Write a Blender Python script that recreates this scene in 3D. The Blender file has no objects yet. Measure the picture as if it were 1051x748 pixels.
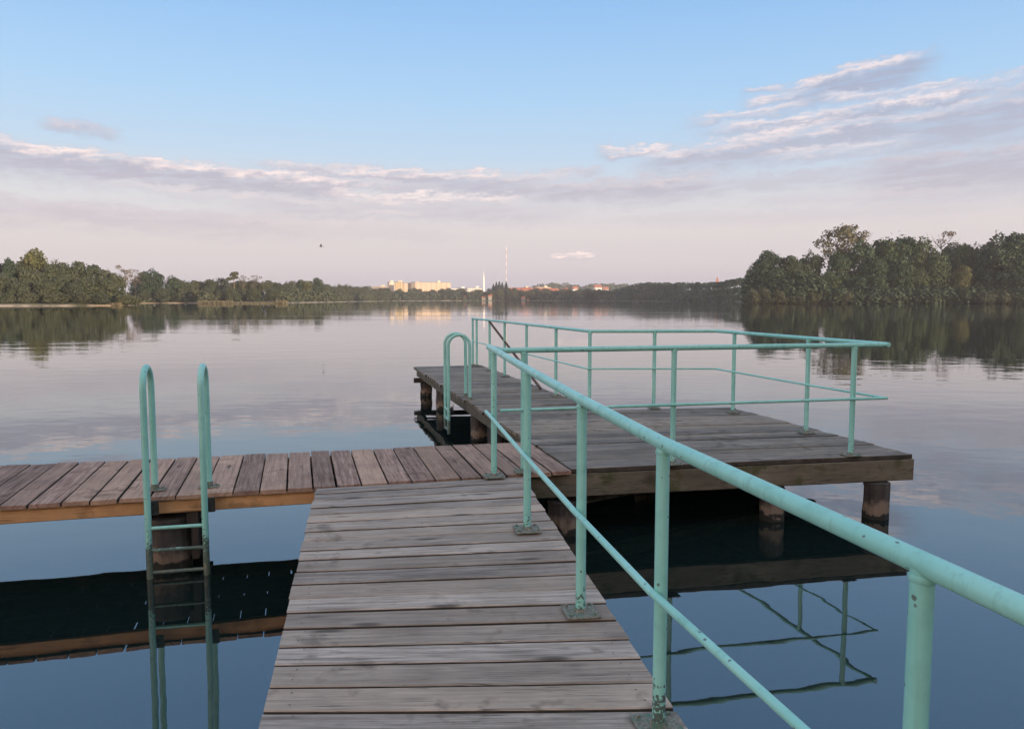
import bpy, math, random
from mathutils import Vector, Matrix, Euler
R = math.radians
C = bpy.context.scene.collection
S = bpy.context.scene

# ------------------------------------------------------------------ helpers
class MB:
    """collects geometry and links it as ONE mesh object"""
    def __init__(s): s.v = []; s.f = []; s.uv = []; s.mi = []
    def face(s, pts, uvs=None, m=0):
        b = len(s.v); s.v += [tuple(p) for p in pts]
        s.f.append(tuple(range(b, b + len(pts)))); s.uv.append(uvs or [(0, 0)] * len(pts)); s.mi.append(m)
    def grid(s, rings, closed=True, caps=True, m=0, us=None, vs=None):
        b = len(s.v); n = len(rings[0])
        for r in rings: s.v += [tuple(p) for p in r]
        for i in range(len(rings) - 1):
            for j in range(n if closed else n - 1):
                k = (j + 1) % n
                s.f.append((b + i*n + j, b + i*n + k, b + (i+1)*n + k, b + (i+1)*n + j)); s.mi.append(m)
                if us:
                    v0 = vs[j]; v1 = vs[j+1] if j + 1 < len(vs) else vs[0] + .3
                    s.uv.append([(us[i], v0), (us[i], v1), (us[i+1], v1), (us[i+1], v0)])
                else: s.uv.append([(i, j), (i, j+1), (i+1, j+1), (i+1, j)])
        if caps:
            for i, rev in ((0, True), (len(rings) - 1, False)):
                idx = [b + i*n + j for j in range(n)]
                if rev: idx.reverse()
                s.f.append(tuple(idx)); s.mi.append(m)
                u0 = us[i] if us else 0
                s.uv.append([(u0, (vs[j] if vs else j)) for j in range(n)] if not rev else [(u0, (vs[j] if vs else j)) for j in range(n-1, -1, -1)])
    def box(s, c, size, rot=0, bevel=0, m=0):
        """axis box turned by rot about z"""
        cx, cy, cz = c; hx, hy, hz = size[0]/2, size[1]/2, size[2]/2
        ca, sa = math.cos(rot), math.sin(rot)
        def P(x, y, z): return (cx + x*ca - y*sa, cy + x*sa + y*ca, cz + z)
        e = min(bevel, hx*.6, hy*.6, hz*.6) if bevel else 0
        def ring(z, i): return [P(-hx+i, -hy+i, z), P(hx-i, -hy+i, z), P(hx-i, hy-i, z), P(-hx+i, hy-i, z)]
        if e: rings = [ring(-hz, e), ring(-hz+e, 0), ring(hz-e, 0), ring(hz, e)]
        else: rings = [ring(-hz, 0), ring(hz, 0)]
        s.grid(rings, m=m)
    def tube(s, pts, r, n=12, caps=True, m=0):
        pts = [Vector(p) for p in pts]
        rr = r if isinstance(r, (list, tuple)) else [r] * len(pts)
        tang = []
        for i in range(len(pts)):
            a = pts[max(i-1, 0)]; b = pts[min(i+1, len(pts)-1)]
            if 0 < i < len(pts)-1: t = (pts[i]-a).normalized() + (b-pts[i]).normalized()
            else: t = b - a
            tang.append(t.normalized())
        ref = Vector((0, 0, 1)) if abs(tang[0].z) < .9 else Vector((1, 0, 0))
        nx = (ref - tang[0]*ref.dot(tang[0])).normalized()
        rings = []
        for i, p in enumerate(pts):
            nx = (nx - tang[i]*nx.dot(tang[i])).normalized(); ny = tang[i].cross(nx)
            k = 1.0
            if 0 < i < len(pts)-1:
                k = 1 / max(.6, tang[i].dot((pts[i+1]-p).normalized()))
            rings.append([p + (nx*math.cos(6.28318*j/n) + ny*math.sin(6.28318*j/n)) * rr[i] for j in range(n)])
        s.grid(rings, caps=caps, m=m)
    def build(s, name, mat, parent=None, smooth=False):
        me = bpy.data.meshes.new(name)
        off = Vector((0, 0, 0))
        q = parent
        while q is not None: off += q.location; q = q.parent
        me.from_pydata([tuple(Vector(p) - off) for p in s.v], [], s.f)
        uvl = me.uv_layers.new(name='UVMap')
        flat = []
        for u in s.uv:
            for a in u: flat += [a[0], a[1]]
        uvl.data.foreach_set('uv', flat)
        for mm in (mat if isinstance(mat, (list, tuple)) else [mat]): me.materials.append(mm)
        me.polygons.foreach_set('material_index', s.mi)
        if smooth: me.polygons.foreach_set('use_smooth', [True] * len(me.polygons))
        me.update()
        if smooth:
            try: me.set_sharp_from_angle(angle=R(45))
            except Exception: pass
        o = bpy.data.objects.new(name, me); C.objects.link(o)
        if parent is not None: o.parent = parent
        return o

def tag(o, label=None, cat=None, group=None, kind=None):
    if label: o['label'] = label
    if cat: o['category'] = cat
    if group: o['group'] = group
    if kind: o['kind'] = kind
    return o
def thing(name, label, cat, loc=(0, 0, 0), group=None):
    o = bpy.data.objects.new(name, None); C.objects.link(o); o.location = loc; o.empty_display_size = .3
    return tag(o, label, cat, group)
def dup(root, loc, rz=0, scale=None, label=None, group=None):
    r = root.copy(); C.objects.link(r); r.location = loc; r.rotation_euler = (0, 0, rz)
    if scale: r.scale = scale
    if label: r['label'] = label
    if group: r['group'] = group
    for ch in list(root.children):
        c = ch.copy(); C.objects.link(c); c.parent = r
        for g in list(ch.children):
            d = g.copy(); C.objects.link(d); d.parent = c
    return r

# ------------------------------------------------------------------ materials
class NT:
    def __init__(s, tree): s.t = tree; s.n = tree.nodes; s.l = tree.links
    def node(s, typ, **kw):
        n = s.n.new(typ)
        ins = kw.pop('ins', {})
        for k, v in kw.items(): setattr(n, k, v)
        for k, v in ins.items(): s.set(n.inputs[k], v)
        return n
    def set(s, sock, v):
        if isinstance(v, bpy.types.NodeSocket): s.l.new(v, sock)
        else: sock.default_value = v
    def math(s, op, a, b=None, c=None, clamp=False):
        n = s.n.new('ShaderNodeMath'); n.operation = op; n.use_clamp = clamp
        for i, v in enumerate((a, b, c)):
            if v is not None: s.set(n.inputs[i], v)
        return n.outputs[0]
    def vmath(s, op, a, b=None, out=0):
        n = s.n.new('ShaderNodeVectorMath'); n.operation = op
        s.set(n.inputs[0], a)
        if b is not None: s.set(n.inputs[1], b)
        return n.outputs[out]
    def noise(s, vec, scale, detail=3, rough=.5, dim='3D'):
        n = s.n.new('ShaderNodeTexNoise'); n.noise_dimensions = dim
        s.set(n.inputs['Vector'], vec); n.inputs['Scale'].default_value = scale
        n.inputs['Detail'].default_value = detail; n.inputs['Roughness'].default_value = rough
        return n.outputs[0]
    def maprange(s, v, a, b, c=0, d=1, smooth=False):
        n = s.n.new('ShaderNodeMapRange'); n.clamp = True
        if smooth: n.interpolation_type = 'SMOOTHSTEP'
        s.set(n.inputs[0], v)
        for i, x in enumerate((a, b, c, d)): s.set(n.inputs[i+1], x)
        return n.outputs[0]
    def mix(s, f, a, b, mode='MIX'):
        n = s.n.new('ShaderNodeMix'); n.data_type = 'RGBA'; n.blend_type = mode; n.clamp_factor = True
        s.set(n.inputs[0], f)
        for i, v in ((6, a), (7, b)):
            if isinstance(v, (tuple, list)) and len(v) == 3: v = (*v, 1)
            s.set(n.inputs[i], v)
        return n.outputs[2]
    def ramp(s, f, stops):
        n = s.n.new('ShaderNodeValToRGB'); cr = n.color_ramp
        while len(cr.elements) < len(stops): cr.elements.new(.5)
        for e, (p, c) in zip(cr.elements, stops): e.position = p; e.color = (*c, 1)
        s.set(n.inputs[0], f); return n.outputs[0]
    def mapping(s, v, scale=(1, 1, 1), loc=(0, 0, 0), rot=(0, 0, 0), typ='POINT'):
        n = s.n.new('ShaderNodeMapping'); n.vector_type = typ
        s.set(n.inputs[0], v); n.inputs['Location'].default_value = loc; n.inputs['Rotation'].default_value = rot; n.inputs['Scale'].default_value = scale
        return n.outputs[0]

def mat(name, fn):
    m = bpy.data.materials.new(name); m.use_nodes = True
    t = NT(m.node_tree); b = m.node_tree.nodes['Principled BSDF']
    t.b = b; fn(t, b); return m
def bump(t, h, strength, dist):
    n = t.node('ShaderNodeBump', ins={'Height': h, 'Strength': strength, 'Distance': dist}); return n.outputs[0]

def wood(name, base, dark, warm, rough=.7, moss=0.0, spec=.35, contrast=1.0, droppings=False):
    def fn(t, b):
        uv = t.node('ShaderNodeUVMap').outputs[0]
        ri = t.node('ShaderNodeNewGeometry').outputs['Random Per Island']
        ob = t.node('ShaderNodeTexCoord').outputs['Object']
        ri2 = t.math('FRACT', t.math('MULTIPLY', ri, 17.37))
        ri3 = t.math('FRACT', t.math('MULTIPLY', ri, 91.7))
        warp = t.noise(t.mapping(uv, (1.3, 6, 1)), 1.0, 2, .5)
        w = t.node('ShaderNodeCombineXYZ', ins={0: 0, 1: t.math('MULTIPLY', warp, .035), 2: 0}).outputs[0]
        uvw = t.vmath('ADD', uv, w)
        g1 = t.noise(t.mapping(uvw, (1.6, 34, 1)), 1.0, 4, .6)
        g2 = t.noise(t.mapping(uvw, (5, 130, 1)), 1.0, 3, .65)
        g3 = t.noise(t.mapping(uv, (3.0, 9, 1)), 1.0, 3, .6)
        st = t.noise(ob, 1.7, 4, .6)
        st2 = t.noise(ob, 7.0, 3, .6)
        fac = t.math('ADD', t.math('MULTIPLY', g1, .55), t.math('ADD', t.math('MULTIPLY', g2, .30), t.math('MULTIPLY', g3, .3)))
        fac = t.maprange(fac, .57 - .2/contrast, .57 + .2/contrast)
        col = t.mix(fac, dark, base)
        col = t.mix(t.maprange(t.math('ADD', ri2, t.math('MULTIPLY', st, .6)), .45, 1.5, 0, .8), col, warm)
        val = t.math('ADD', t.maprange(ri, 0, 1, .72, 1.22), t.maprange(st, .3, .7, -.2, .16))
        col = t.mix(1.0, col, t.node('ShaderNodeCombineColor', ins={0: val, 1: val, 2: val}).outputs[0], 'MULTIPLY')
        # dark damp blotches with a shape of their own, knots, hairline checks
        blot = t.maprange(t.math('ADD', t.math('MULTIPLY', st2, .5), t.math('MULTIPLY', st, .6)), .60, .74, 0, .55, True)
        col = t.mix(blot, col, tuple(x*.35 for x in dark))
        vor = t.node('ShaderNodeTexVoronoi', ins={'Vector': t.mapping(uv, (1.9, 7.5, 1)), 'Scale': 1.0}); 
        knot = t.math('MULTIPLY', t.maprange(vor.outputs['Distance'], .07, .22, 1, 0, True), t.math('GREATER_THAN', t.node('ShaderNodeSeparateColor', ins={0: vor.outputs['Color']}).outputs[0], .42))
        col = t.mix(t.math('MULTIPLY', knot, .85), col, tuple(x*.45 for x in dark))
        chk = t.noise(t.mapping(uvw, (1.1, 75, 1), (3.1, 7.7, 0)), 1.0, 2, .5)
        chk = t.maprange(t.math('ABSOLUTE', t.math('SUBTRACT', chk, .5)), .0, .018, 1, 0)
        chk = t.math('MULTIPLY', chk, t.maprange(g3, .45, .6))
        col = t.mix(t.math('MULTIPLY', chk, .9), col, tuple(x*.25 for x in dark))
        if droppings:
            vd = t.node('ShaderNodeTexVoronoi', ins={'Vector': t.mapping(ob, (1.1, 1.1, 0)), 'Scale': 1.0}); dn = t.noise(ob, 14, 2)
            near_ = t.maprange(t.math('ADD', vd.outputs['Distance'], t.math('MULTIPLY', dn, .06)), .062, .072, 1, 0)
            near_ = t.math('MULTIPLY', near_, t.math('GREATER_THAN', t.node('ShaderNodeSeparateColor', ins={0: vd.outputs['Color']}).outputs[1], .6))
            col = t.mix(t.math('MULTIPLY', near_, .8), col, (.62, .62, .58))
        if moss:
            mo = t.maprange(t.noise(ob, 4.3, 5, .65), .52, .66, 0, moss)
            col = t.mix(mo, col, (.075, .085, .03))
        t.set(b.inputs['Base Color'], col)
        t.set(b.inputs['Roughness'], t.math('ADD', t.maprange(st2, .3, .7, -.12, .1), rough))
        b.inputs['Specular IOR Level'].default_value = spec
        h = t.math('SUBTRACT', t.math('ADD', t.math('MULTIPLY', g1, .6), t.math('MULTIPLY', g2, .5)), t.math('MULTIPLY', chk, .8))
        t.set(b.inputs['Normal'], bump(t, h, .55, .006))
    return mat(name, fn)

def paint_fn(low, high, amount):
    """turquoise oil paint, chipped; rust/lichen grows between the heights low..high (world z)"""
    def fn(t, b):
        tc = t.node('ShaderNodeNewGeometry').outputs['Position']
        n1 = t.noise(tc, 9, 4, .6); n2 = t.noise(tc, 60, 3, .6); n3 = t.noise(tc, 2.2, 2)
        z = t.node('ShaderNodeSeparateXYZ', ins={0: tc}).outputs[2]
        near = t.maprange(z, low, high, amount, 0, True)
        col = t.mix(t.maprange(n3, .35, .65), (.30, .71, .60), (.37, .77, .65))
        col = t.mix(t.maprange(n1, .5, .75, 0, .5), col, (.19, .50, .41))
        # drips of dirt + chips showing dark primer
        chips = t.maprange(t.math('ADD', t.math('MULTIPLY', n2, .6), t.math('ADD', t.math('MULTIPLY', n1, .4), near)), .65, .69, 0, 1, True)
        col = t.mix(t.math('MULTIPLY', chips, .85), col, (.055, .045, .03))
        vs_ = t.node('ShaderNodeTexVoronoi', ins={'Vector': tc, 'Scale': 26.0})
        speck = t.math('MULTIPLY', t.maprange(t.math('ADD', vs_.outputs['Distance'], t.math('MULTIPLY', n2, .25)), .24, .30, 1, 0), t.math('GREATER_THAN', t.node('ShaderNodeSeparateColor', ins={0: vs_.outputs['Color']}).outputs[0], .78))
        col = t.mix(t.math('MULTIPLY', speck, .8), col, (.10, .085, .06))
        drip = t.maprange(t.noise(t.mapping(tc, (30, 30, 1.6)), 1, 3, .6), .55, .72, 0, .35)
        col = t.mix(drip, col, (.17, .36, .28))
        li = t.maprange(t.math('ADD', t.noise(tc, 38, 4, .7), near), .82, .95, 0, .8)
        col = t.mix(li, col, (.24, .22, .14))
        t.set(b.inputs['Base Color'], col)
        t.set(b.inputs['Roughness'], t.maprange(n1, .3, .7, .34, .55))
        b.inputs['Specular IOR Level'].default_value = .5; b.inputs['Coat Weight'].default_value = .35; b.inputs['Coat Roughness'].default_value = .22
        t.set(b.inputs['Normal'], bump(t, t.math('ADD', t.math('ADD', n2, t.math('MULTIPLY', t.noise(tc, 18, 2), 1.6)), t.math('MULTIPLY', t.math('MAXIMUM', chips, speck), -.8)), .5, .0016))
    return fn

def leaf(name, a, c, hi):
    def fn(t, b):
        g = t.node('ShaderNodeNewGeometry'); ri = g.outputs['Random Per Island']
        oi = t.node('ShaderNodeObjectInfo').outputs['Random']
        pos = g.outputs['Position']
        n = t.noise(pos, .16, 3, .6)
        col = t.mix(t.maprange(t.math('ADD', t.math('MULTIPLY', ri, .5), t.math('MULTIPLY', n, .7)), .3, .95), a, c)
        col = t.mix(t.maprange(ri, .82, 1.0, 0, .7), col, hi)
        col = t.mix(t.math('MULTIPLY', oi, .55), col, t.mix(.5, hi, (.07, .085, .03)))
        t.set(b.inputs['Base Color'], col)
        b.inputs['Roughness'].default_value = .6
        b.inputs['Specular IOR Level'].default_value = .25
    return mat(name, fn)

def plain(name, col, rough=.7, var=.25, scale=3.0, metal=0):
    def fn(t, b):
        p = t.node('ShaderNodeNewGeometry').outputs['Position']
        n = t.noise(p, scale, 4, .6)
        t.set(b.inputs['Base Color'], t.mix(t.maprange(n, .3, .7), tuple(x*(1-var) for x in col), tuple(min(1, x*(1+var)) for x in col)))
        b.inputs['Roughness'].default_value = rough; b.inputs['Metallic'].default_value = metal
    return mat(name, fn)

M = {}
M['walk'] = wood('weathered grey planks', (.61, .52, .425), (.205, .168, .132), (.54, .42, .31), .75, contrast=1.6, spec=.25)
M['pier'] = wood('red brown planks', (.53, .355, .26), (.19, .105, .075), (.58, .38, .25), .75, contrast=1.8, spec=.25)
M['plat'] = wood('dark grey planks', (.36, .30, .23), (.085, .070, .052), (.34, .265, .18), .66, spec=.3, contrast=1.9, droppings=True)
M['beam_new'] = wood('fresh orange beam', (.78, .46, .22), (.56, .30, .125), (.76, .48, .25), .7)
M['beam_old'] = wood('mossy old beam', (.25, .22, .155), (.095, .083, .058), (.22, .19, .11), .8, moss=.8)
M['edge'] = plain('grimy shaded plank edges', (.065, .055, .042), .9, .5, 9)  # grime, plus the shade of the deep plank gaps put into the colour
M['under'] = wood('dark joists', (.11, .09, .075), (.05, .04, .034), (.11, .09, .07), .85)
M['paint'] = mat('turquoise paint', paint_fn(.48, .86, .22))
M['paint_ladder'] = mat('turquoise paint of ladder', paint_fn(.05, .50, .34))
M['rust'] = plain('rusty steel', (.13, .085, .06), .8, .5, 25)
M['iron'] = plain('dark iron plate', (.05, .048, .042), .6, .6, 40)
M['screw'] = plain('screw heads', (.06, .055, .05), .5, .3, 60)
def plate_fn(t, b):
    p = t.node('ShaderNodeNewGeometry').outputs['Position']
    n = t.noise(p, 70, 4, .7); n2 = t.noise(p, 22, 3, .6)
    col = t.mix(t.maprange(n, .40, .66), (.15, .14, .105), (.34, .35, .28))
    col = t.mix(t.maprange(n2, .5, .68), col, (.10, .20, .14))
    t.set(b.inputs['Base Color'], col); b.inputs['Roughness'].default_value = .9
    t.set(b.inputs['Normal'], bump(t, n, .8, .004))
M['plate'] = mat('lichen grown base plate', plate_fn)
def pile_fn(t, b):
    g = t.node('ShaderNodeNewGeometry'); p = g.outputs['Position']
    z = t.node('ShaderNodeSeparateXYZ', ins={0: p}).outputs[2]
    n = t.noise(t.mapping(p, (14, 14, 2.2)), 1, 4, .65); n2 = t.noise(p, 11, 3)
    zz = t.math('ADD', z, t.maprange(n2, .3, .7, -.05, .05))
    col = t.mix(t.maprange(n, .3, .7), (.035, .030, .026), (.105, .09, .077))
    band = t.math('MULTIPLY', t.maprange(zz, .055, .075), t.maprange(zz, .12, .19, 1, 0))
    col = t.mix(t.math('MULTIPLY', band, .8), col, t.mix(n, (.18, .125, .08), (.42, .33, .24)))
    col = t.mix(t.maprange(zz, .045, .065, .95, 0), col, (.02, .021, .014))
    t.set(b.inputs['Base Color'], col); b.inputs['Roughness'].default_value = .8
    t.set(b.inputs['Normal'], bump(t, n, .8, .012))
M['pile'] = mat('waterline stained pile', pile_fn)

M['leaf_alder'] = leaf('alder foliage', (.018, .044, .022), (.044, .080, .036), (.085, .108, .044))
M['leaf_deep'] = leaf('deep green foliage', (.016, .036, .025), (.032, .058, .034), (.052, .076, .038))
M['leaf_pale'] = leaf('pale olive foliage', (.095, .092, .05), (.15, .135, .075), (.19, .165, .095))
M['leaf_mixed'] = leaf('mixed shore foliage', (.038, .056, .034), (.072, .087, .050), (.11, .108, .064))
M['leaf_brown'] = leaf('thin brownish foliage', (.11, .085, .06), (.16, .12, .085), (.2, .15, .1))
M['leaf_gold'] = leaf('yellow green foliage', (.07, .08, .03), (.11, .112, .04), (.15, .14, .055))
M['leaf_shrub'] = leaf('dull shrub foliage', (.036, .05, .03), (.07, .08, .045), (.11, .10, .06))
M['leaf_spruce'] = leaf('spruce needles', (.014, .028, .026), (.026, .044, .036), (.035, .055, .04))
M['bark'] = plain('bark', (.10, .085, .07), .9, .35, 2)
M['bark_pine'] = plain('pine bark', (.26, .15, .09), .9, .3, 1)
M['reed'] = leaf('dry reeds', (.15, .125, .075), (.20, .165, .095), (.25, .205, .125))
M['grass'] = plain('shore grass', (.10, .11, .045), .9, .5, .05)
M['sand'] = plain('bank sand', (.42, .34, .25), .9, .25, .2)
M['hill'] = plain('wooded hill ground', (.045, .055, .035), .95, .4, .02)
M['bird'] = plain('dark plumage', (.05, .05, .055), .8, .2, 8)

# ------------------------------------------------------------------ water and land
def water_fn(t, b):
    p = t.node('ShaderNodeNewGeometry').outputs['Position']
    n1 = t.noise(t.mapping(p, (1, 1.5, 1)), 1.25, 2, .5)
    n2 = t.noise(t.mapping(p, (1, 1.8, 1), (31, 7, 0)), .30, 2, .5)
    n3 = t.noise(t.mapping(p, (1, 2.2, 1), (3, 77, 0)), 4.5, 2, .5)
    patch = t.maprange(t.noise(t.mapping(p, (.5, 2.2, 1), (9, 3, 0)), .022, 3, .55), .42, .62, .35, 1.0, True)
    h = t.math('ADD', t.math('MULTIPLY', n1, .0050), t.math('ADD', t.math('MULTIPLY', n2, .012), t.math('MULTIPLY', n3, .00025)))
    h = t.math('MULTIPLY', h, patch)
    b.inputs['Base Color'].default_value = (.008, .0165, .0145, 1)
    b.inputs['Roughness'].default_value = .015
    b.inputs['IOR'].default_value = 2.4
    t.set(b.inputs['Normal'], bump(t, h, 1.0, 1.0))
M['water'] = mat('calm lake water', water_fn)
mb = MB(); mb.face([(-2480, -480, 0), (2480, -480, 0), (2480, 2480, 0), (-2480, 2480, 0)])
tag(mb.build('lake_water', M['water']), kind='structure')

F = 793.0
def bear(u, Y):      # bearing of a far landmark -> x at distance Y
    return (u - 525.5) / F * Y
def hgt(v, Y):       # height above water of something seen at that elevation at distance Y
    return 2.1 + (307 - v) / F * Y

shore = [(-420, 60), (-330, 170), (bear(-60, 240), 232), (bear(60, 243), 243), (bear(118, 246), 246), (bear(138, 256), 258), (bear(128, 300), 300), (bear(135, 395), 395),
         (bear(200, 410), 410), (bear(206, 360), 360), (bear(250, 357), 357), (bear(294, 362), 362), (bear(300, 420), 420), (bear(345, 540), 540), (bear(398, 800), 800), (bear(450, 960), 960), (bear(525, 1010), 1010),
         (bear(600, 970), 970), (bear(650, 860), 860), (bear(700, 790), 790), (bear(740, 690), 690), (bear(758, 520), 520), (bear(763, 368), 368), (bear(800, 352), 352), (bear(850, 350), 350),
         (bear(900, 345), 345), (bear(980, 345), 345), (bear(1051, 338), 338), (bear(1160, 330), 330), (360, 260), (330, 120), (170, 10), (60, -14), (-60, -12), (-220, -8)]
# resample the outline and give it small bays
random.seed(4)
pts = []
for i in range(len(shore)):
    a = Vector(shore[i]); b_ = Vector(shore[(i+1) % len(shore)])
    n = max(1, int((b_-a).length / 14))
    for k in range(n):
        p = a.lerp(b_, k/n); pts.append(p + Vector((random.uniform(-1.2, 1.2), random.uniform(-1.6, 1.6))))
def offset(pl, d):
    out = []
    n = len(pl)
    for i in range(n):
        a = pl[(i-3) % n]; c = pl[(i+3) % n]; t = (c-a)
        nrm = Vector((-t.y, t.x)); nrm.normalize()
        out.append(pl[i] + nrm*d)
    return out
area = sum(pts[i].x*pts[(i+1) % len(pts)].y - pts[(i+1) % len(pts)].x*pts[i].y for i in range(len(pts)))
sgn = 1 if area < 0 else -1          # outward = away from the lake
import bmesh
bm = bmesh.new()
r0 = [bm.verts.new((p.x, p.y, -.4)) for p in pts]
r1 = [bm.verts.new((p.x, p.y, .28)) for p in offset(pts, sgn*1.3)]
r2 = [bm.verts.new((p.x, p.y, .75)) for p in offset(pts, sgn*5)]
n = len(pts)
for ra, rb in ((r0, r1), (r1, r2)):
    for i in range(n):
        try: bm.faces.new((ra[i], ra[(i+1) % n], rb[(i+1) % n], rb[i]))
        except Exception: pass
oc = [bm.verts.new(c) for c in ((-2500, -500, .9), (2500, -500, .9), (2500, 2500, .9), (-2500, 2500, .9))]
ed = [bm.edges.get((r2[i], r2[(i+1) % n])) for i in range(n)] + [bm.edges.new((oc[i], oc[(i+1) % 4])) for i in range(4)]
bmesh.ops.triangle_fill(bm, use_beauty=True, use_dissolve=False, edges=[e for e in ed if e])
bmesh.ops.recalc_face_normals(bm, faces=bm.faces)
for f in bm.faces:
    if f.normal.z < 0: f.normal_flip()
me = bpy.data.meshes.new('ground'); bm.to_mesh(me); bm.free()
def ground_fn(t, b):
    p = t.node('ShaderNodeNewGeometry').outputs['Position']
    z = t.node('ShaderNodeSeparateXYZ', ins={0: p}).outputs[2]
    n = t.noise(p, .08, 4, .6)
    col = t.mix(t.maprange(n, .35, .65), (.06, .065, .03), (.14, .125, .06))
    col = t.mix(t.math('MULTIPLY', t.maprange(z, .3, .5, 1, 0), t.math('MULTIPLY', t.maprange(n, .42, .55), t.math('LESS_THAN', t.node('ShaderNodeSeparateXYZ', ins={0: p}).outputs[0], -60))), col, (.40, .32, .235))
    col = t.mix(t.math('GREATER_THAN', t.node('ShaderNodeSeparateXYZ', ins={0: p}).outputs[0], 60), col, t.mix(n, (.02, .024, .012), (.05, .05, .025)))
    t.set(b.inputs['Base Color'], col); b.inputs['Roughness'].default_value = .95
me.materials.append(mat('shore ground', ground_fn))
g = bpy.data.objects.new('ground', me); C.objects.link(g); tag(g, kind='structure')

# ------------------------------------------------------------------ the jetty
random.seed(11)
UVOFF = [0.0]
def board(mb, s, e, w0, w1, th, side, jit=.003, seg=5, cut0=None, cut1=None):
    """plank from s to e (centre of its top face), widths w0 -> w1, side = horizontal unit vector across"""
    s = Vector(s); e = Vector(e); side = Vector((side[0], side[1], 0)).normalized()
    UVOFF[0] += 1.7; uo = random.uniform(0, 50); vo = UVOFF[0]
    L = (e-s).length; c = .005
    dz0, dz1 = random.uniform(-jit, jit), random.uniform(-jit, jit); tilt = random.uniform(-jit, jit)*.6
    bow = random.uniform(-.003, .003); cup = random.uniform(-.0005, .002)
    rings = []; us = []
    for i in range(seg+1):
        t = i/seg; p = s.lerp(e, t); w = (w0*(1-t)+w1*t)/2
        p = p + Vector((0, 0, dz0*(1-t)+dz1*t + bow*math.sin(t*3.1416)))
        wob = random.uniform(-.0016, .0016)
        sd_ = (cut0*(1-t) + cut1*t) if cut0 is not None else side     # plank ends sawn along the edge of the deck
        prof = [(-w, -th), (-w, -c), (-w+c, 0), (0, -cup), (w-c, 0), (w, -c), (w, -th)]
        rings.append([p + sd_*(a+wob) + Vector((0, 0, z + tilt*a/w)) for a, z in prof]); us.append(uo + t*L)
    ww = (w0+w1)/2
    vs = [vo-.04, vo, vo+c, vo+ww/2, vo+ww, vo+ww+c, vo+ww+.04]
    f0 = len(mb.mi); mb.grid(rings, us=us, vs=vs)
    for i in range(seg):
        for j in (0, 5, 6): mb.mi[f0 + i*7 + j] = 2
    return s, e
def deck(quad, pitch, gap, th, over=.005, skew=0.0, screws=True, jit=.003):
    """planks across a quad: a->b is the left edge from near to far, d->c the right edge; planks run left to right"""
    a, b_, c, d = [Vector(q) for q in quad]
    n = max(1, round(((b_-a).length + (c-d).length)/2/pitch)); mb = MB()
    ts = [i/n for i in range(n+1)]
    for i in range(1, n): ts[i] += random.uniform(-.06, .06)/n
    for i in range(n):
        t0, t1 = ts[i], ts[i+1]
        l0, l1 = a.lerp(b_, t0), a.lerp(b_, t1); q0, q1 = d.lerp(c, t0), d.lerp(c, t1)
        s = (l0+l1)/2; e = (q0+q1)/2; dr = (e-s).normalized(); side = Vector((-dr.y, dr.x, 0))
        s = s - dr*random.uniform(0, over*2); e = e + dr*random.uniform(0, over*2)
        gp = gap*random.uniform(.5, 1.5)
        w0 = abs((l1-l0).dot(side)) - gp; w1 = abs((q1-q0).dot(side)) - gp
        c0, c1 = (l1-l0), (q1-q0); c0 = c0/c0.dot(side); c1 = c1/c1.dot(side); c0.z = c1.z = 0
        board(mb, s, e, w0, w1, th*random.uniform(.95, 1.03), side, jit, 5, c0, c1)
        if screws:
            for f in (.10, (e-s).length-.10):
                for k in (-.28, .28):
                    p = s + dr*(f+random.uniform(-.012, .012)) + side*(w0*k+random.uniform(-.008, .008)) + Vector((0, 0, .0042))
                    mb.face([p + Vector((math.cos(x)*.0045, math.sin(x)*.0045, 0)) for x in [q*1.0472 for q in range(6)]], m=1)
    return mb
def beam(mb, s, e, w, h, seg=6):
    """squared timber, s,e = centres of its top face"""
    s = Vector(s); e = Vector(e); d = (e-s).normalized(); side = Vector((-d.y, d.x, 0)).normalized()
    L = (e-s).length; c = .006; rings = []; us = []; UVOFF[0] += 2.3; vo = UVOFF[0]; uo = random.uniform(0, 40)
    w /= 2
    for i in range(seg+1):
        t = i/seg; p = s.lerp(e, t) + side*random.uniform(-.003, .003) + Vector((0, 0, random.uniform(-.003, 0)))
        prof = [(-w, -c), (-w+c, 0), (w-c, 0), (w, -c), (w, -h+c), (w-c, -h), (-w+c, -h), (-w, -h+c)]
        rings.append([p + side*a + Vector((0, 0, z)) for a, z in prof]); us.append(uo+t*L)
    vs = [vo, vo+.01, vo+2*w, vo+2*w+.01, vo+2*w+h, vo+2*w+h+.01, vo+4*w+h, vo+4*w+h+.01]
    mb.grid(rings, us=us, vs=vs)
def pile(mb, x, y, r, top, n=20):
    rs = []; pts_ = []
    for z in (-1.6, -.6, -.1, .05, .15, .3, top-.02, top):
        if z > top: continue
        pts_.append(Vector((x+random.uniform(-.006, .006), y+random.uniform(-.006, .006), z))); rs.append(r*random.uniform(.965, 1.03))
    rings = [[p + Vector((math.cos(6.2832*j/n), math.sin(6.2832*j/n), 0))*q*(1+.035*math.sin(j*2.1+x*9)) for j in range(n)] for p, q in zip(pts_, rs)]
    mb.grid(rings)

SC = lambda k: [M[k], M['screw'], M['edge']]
ZD = .60
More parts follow.
